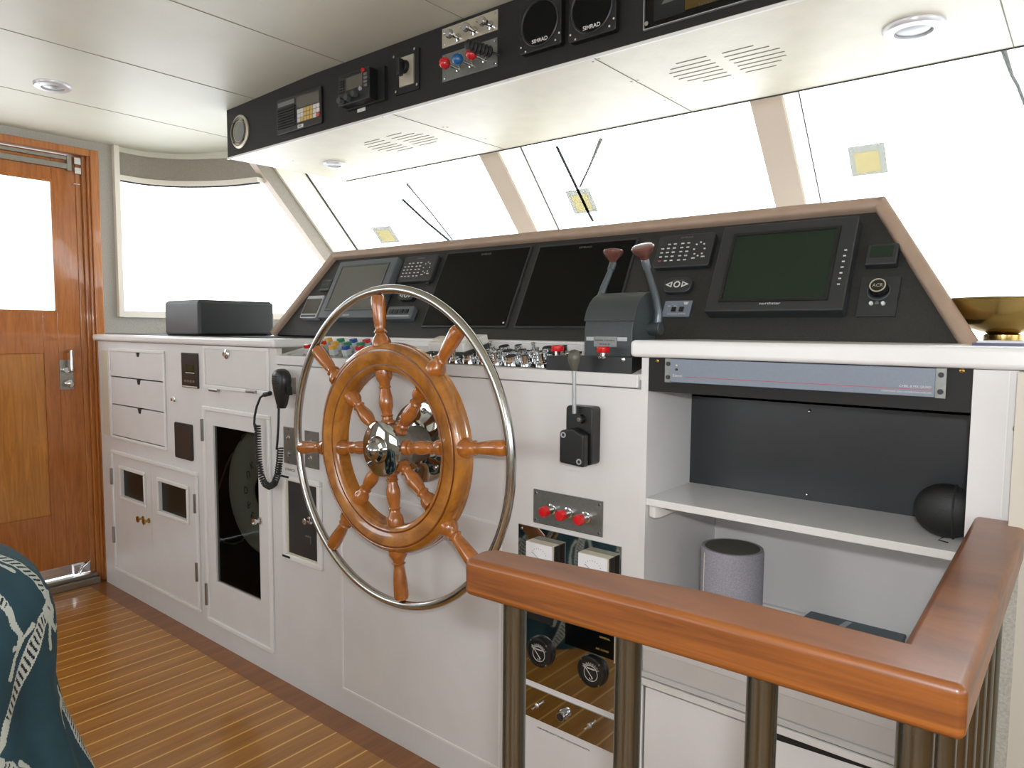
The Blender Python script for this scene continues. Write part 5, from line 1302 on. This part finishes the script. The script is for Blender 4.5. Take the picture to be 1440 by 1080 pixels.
# ================================================================== FOREGROUND SEAT COVER
def seat_cover():
    cx, cy = -1.66, .25
    prof = [(.00, .345), (.10, .335), (.20, .318), (.30, .288), (.38, .268), (.46, .258), (.54, .262), (.60, .262), (.64, .254), (.67, .240), (.70, .212), (.722, .175), (.738, .12), (.746, .0)]
    NT, NZ = 680, 460
    zs = np.array([p[0] for p in prof]); rs = np.array([p[1] for p in prof])
    L_ = np.concatenate([[0], np.cumsum(np.hypot(np.diff(zs), np.diff(rs)))])
    s = np.linspace(0, L_[-1], NZ); Z = np.interp(s, L_, zs); R = np.interp(s, L_, rs)
    k = np.ones(9) / 9; Rp = np.convolve(np.pad(R, 4, 'edge'), k, 'valid'); Rp[-1] = 0
    T = np.linspace(0, 2 * PI, NT, endpoint=False)
    TT, ZZ = np.meshgrid(T, Z); RR = np.repeat(Rp[:, None], NT, 1)
    fold = (.010 * np.sin(5 * TT + 3 * ZZ + 1.0) + .006 * np.sin(11 * TT - 6 * ZZ) + .004 * np.sin(17 * TT + 12 * ZZ)) * np.clip((.78 - ZZ) / .35, 0, 1) * np.clip(RR / .2, 0, 1)
    RR = RR + fold
    X = cx + RR * np.cos(TT); Y = cy + RR * np.sin(TT) * .95
    co = np.stack([X - cx, Y - cy, ZZ], -1).reshape(-1, 3)
    i = np.arange(NZ - 1)[:, None] * NT + np.arange(NT)[None, :]
    j = np.arange(NZ - 1)[:, None] * NT + (np.arange(NT)[None, :] + 1) % NT
    faces = np.stack([i, j, j + NT, i + NT], -1).reshape(-1, 4)
    # printed animal motifs, laid out in the cloth's own coordinates (angle, arc length)
    cent = co[faces].mean(1) + np.array([cx, cy, 0])
    fs = (s[:-1] + s[1:]) / 2; SS = np.repeat(fs[:, None], NT, 1).reshape(-1)
    TH_ = np.repeat((T + PI / NT)[None, :], NZ - 1, 0).reshape(-1)
    idx = np.zeros(len(faces), dtype=np.int32)
    rng = random.Random(3)
    # one motif = leaping animal: polyline body with varying width (metres), legs, tail
    mot = [  # (points (x,y), widths)
        ([(-.012, .085), (.000, .092), (.012, .080), (.018, .055), (.020, .025), (.022, -.005), (.026, -.035), (.024, -.060)], [.003, .007, .010, .012, .012, .009, .006, .004], 1),
        ([(-.002, .092), (-.010, .078), (-.014, .060), (-.018, .052)], [.005, .0035, .004, .0045], 0),
        ([(.024, -.055), (.030, -.075), (.022, -.088), (.016, -.086)], [.005, .0035, .003, .004], 0),
        ([(.006, .096), (-.002, .108), (-.006, .120)], [.004, .003, .0035], 0),
        ([(.030, .075), (.040, .060), (.044, .035), (.043, .015)], [.004, .0025, .003, .0045], 0)]
    avgR = .26
    cells = []
    for row in range(6):
        for c_ in range(8):
            cells.append((2 * PI * (c_ + (.5 if row % 2 else 0)) / 8 + rng.uniform(-.08, .08), .06 + row * .215 + rng.uniform(-.015, .015), rng.uniform(-.5, .5), rng.choice((-1, 1)), rng.uniform(1.25, 1.5)))
    for (t0, s0, rot, mir, sc) in cells:
        dx = (np.mod(TH_ - t0 + PI, 2 * PI) - PI) * avgR; dy = SS - s0
        near = (np.abs(dx) < .17) & (np.abs(dy) < .17); ii = np.nonzero(near)[0]
        if len(ii) == 0: continue
        c_, s_ = math.cos(rot), math.sin(rot)
        px = (dx[ii] * c_ + dy[ii] * s_) * mir / sc; py = (-dx[ii] * s_ + dy[ii] * c_) / sc
        for pts, ws, body in mot:
            best = np.full(len(ii), 9.); along = np.zeros(len(ii)); acc = 0
            for (ax, ay), (bx_, by_), wa, wb in zip(pts, pts[1:], ws, ws[1:]):
                ex, ey = bx_ - ax, by_ - ay; l2 = ex * ex + ey * ey
                t = np.clip(((px - ax) * ex + (py - ay) * ey) / l2, 0, 1)
                d = np.hypot(px - ax - ex * t, py - ay - ey * t) / (wa + (wb - wa) * t)
                up = d < best; best = np.where(up, d, best); along = np.where(up, acc + t * math.sqrt(l2), along); acc += math.sqrt(l2)
            m1 = best < 1
            idx[ii[m1]] = 1
            if body:
                stripe = (best < .72) & (np.mod(along + (px * .5), .0085) < .0036) & (along > .02) & (along < acc - .03)
                idx[ii[stripe]] = 2
    me = bpy.data.meshes.new('cushion_cover'); me.from_pydata(co.tolist(), [], faces.tolist())
    for m_ in (mat('teal_cotton', (36, 70, 82), .85, noise=.12, nscale=9, bump=.3, bscale=600), mat('cream_print', (196, 204, 196), .85), mat('navy_print', (22, 30, 48), .85)): me.materials.append(m_)
    me.polygons.foreach_set('material_index', idx); me.polygons.foreach_set('use_smooth', [True] * len(me.polygons))
    o = bpy.data.objects.new('seat_cover', me); COL.objects.link(o); o.location = (cx, cy, 0)
    tag(o, 'teal fabric seat cover printed with cream striped animals at lower left', 'seat')
seat_cover()

# ================================================================== LIGHT, SKY, CAMERA
w = bpy.data.worlds.new('overcast'); SC.world = w; w.use_nodes = True
bg = w.node_tree.nodes['Background']; bg.inputs['Color'].default_value = (.94, .975, 1.02, 1); bg.inputs['Strength'].default_value = 3.9
fl = bpy.data.lights.new('camera_flash', 'AREA'); fl.shape = 'RECTANGLE'; fl.size = .05; fl.size_y = .03; fl.energy = 6.5; fl.color = (.98, .99, 1)
fo = bpy.data.objects.new('camera_flash', fl); COL.objects.link(fo)
cam = bpy.data.cameras.new('camera'); co_ = bpy.data.objects.new('camera', cam); COL.objects.link(co_)
R = Matrix((CR, CU, -_fw)).transposed().to_4x4(); R.translation = EYE
co_.matrix_world = R
cam.sensor_fit = 'HORIZONTAL'; cam.sensor_width = 36; cam.lens = F / 1440 * 36; cam.clip_start = .02; cam.clip_end = 200
FR_ = R.copy(); FR_.translation = EYE + CU * .075 + CR * .03 - _fw * .01
fo.matrix_world = FR_
SC.camera = co_
SC.view_settings.view_transform = 'Standard'; SC.view_settings.look = 'None'; SC.view_settings.gamma = 1; SC.view_settings.exposure = 0.48
SC.view_settings.use_curve_mapping = False
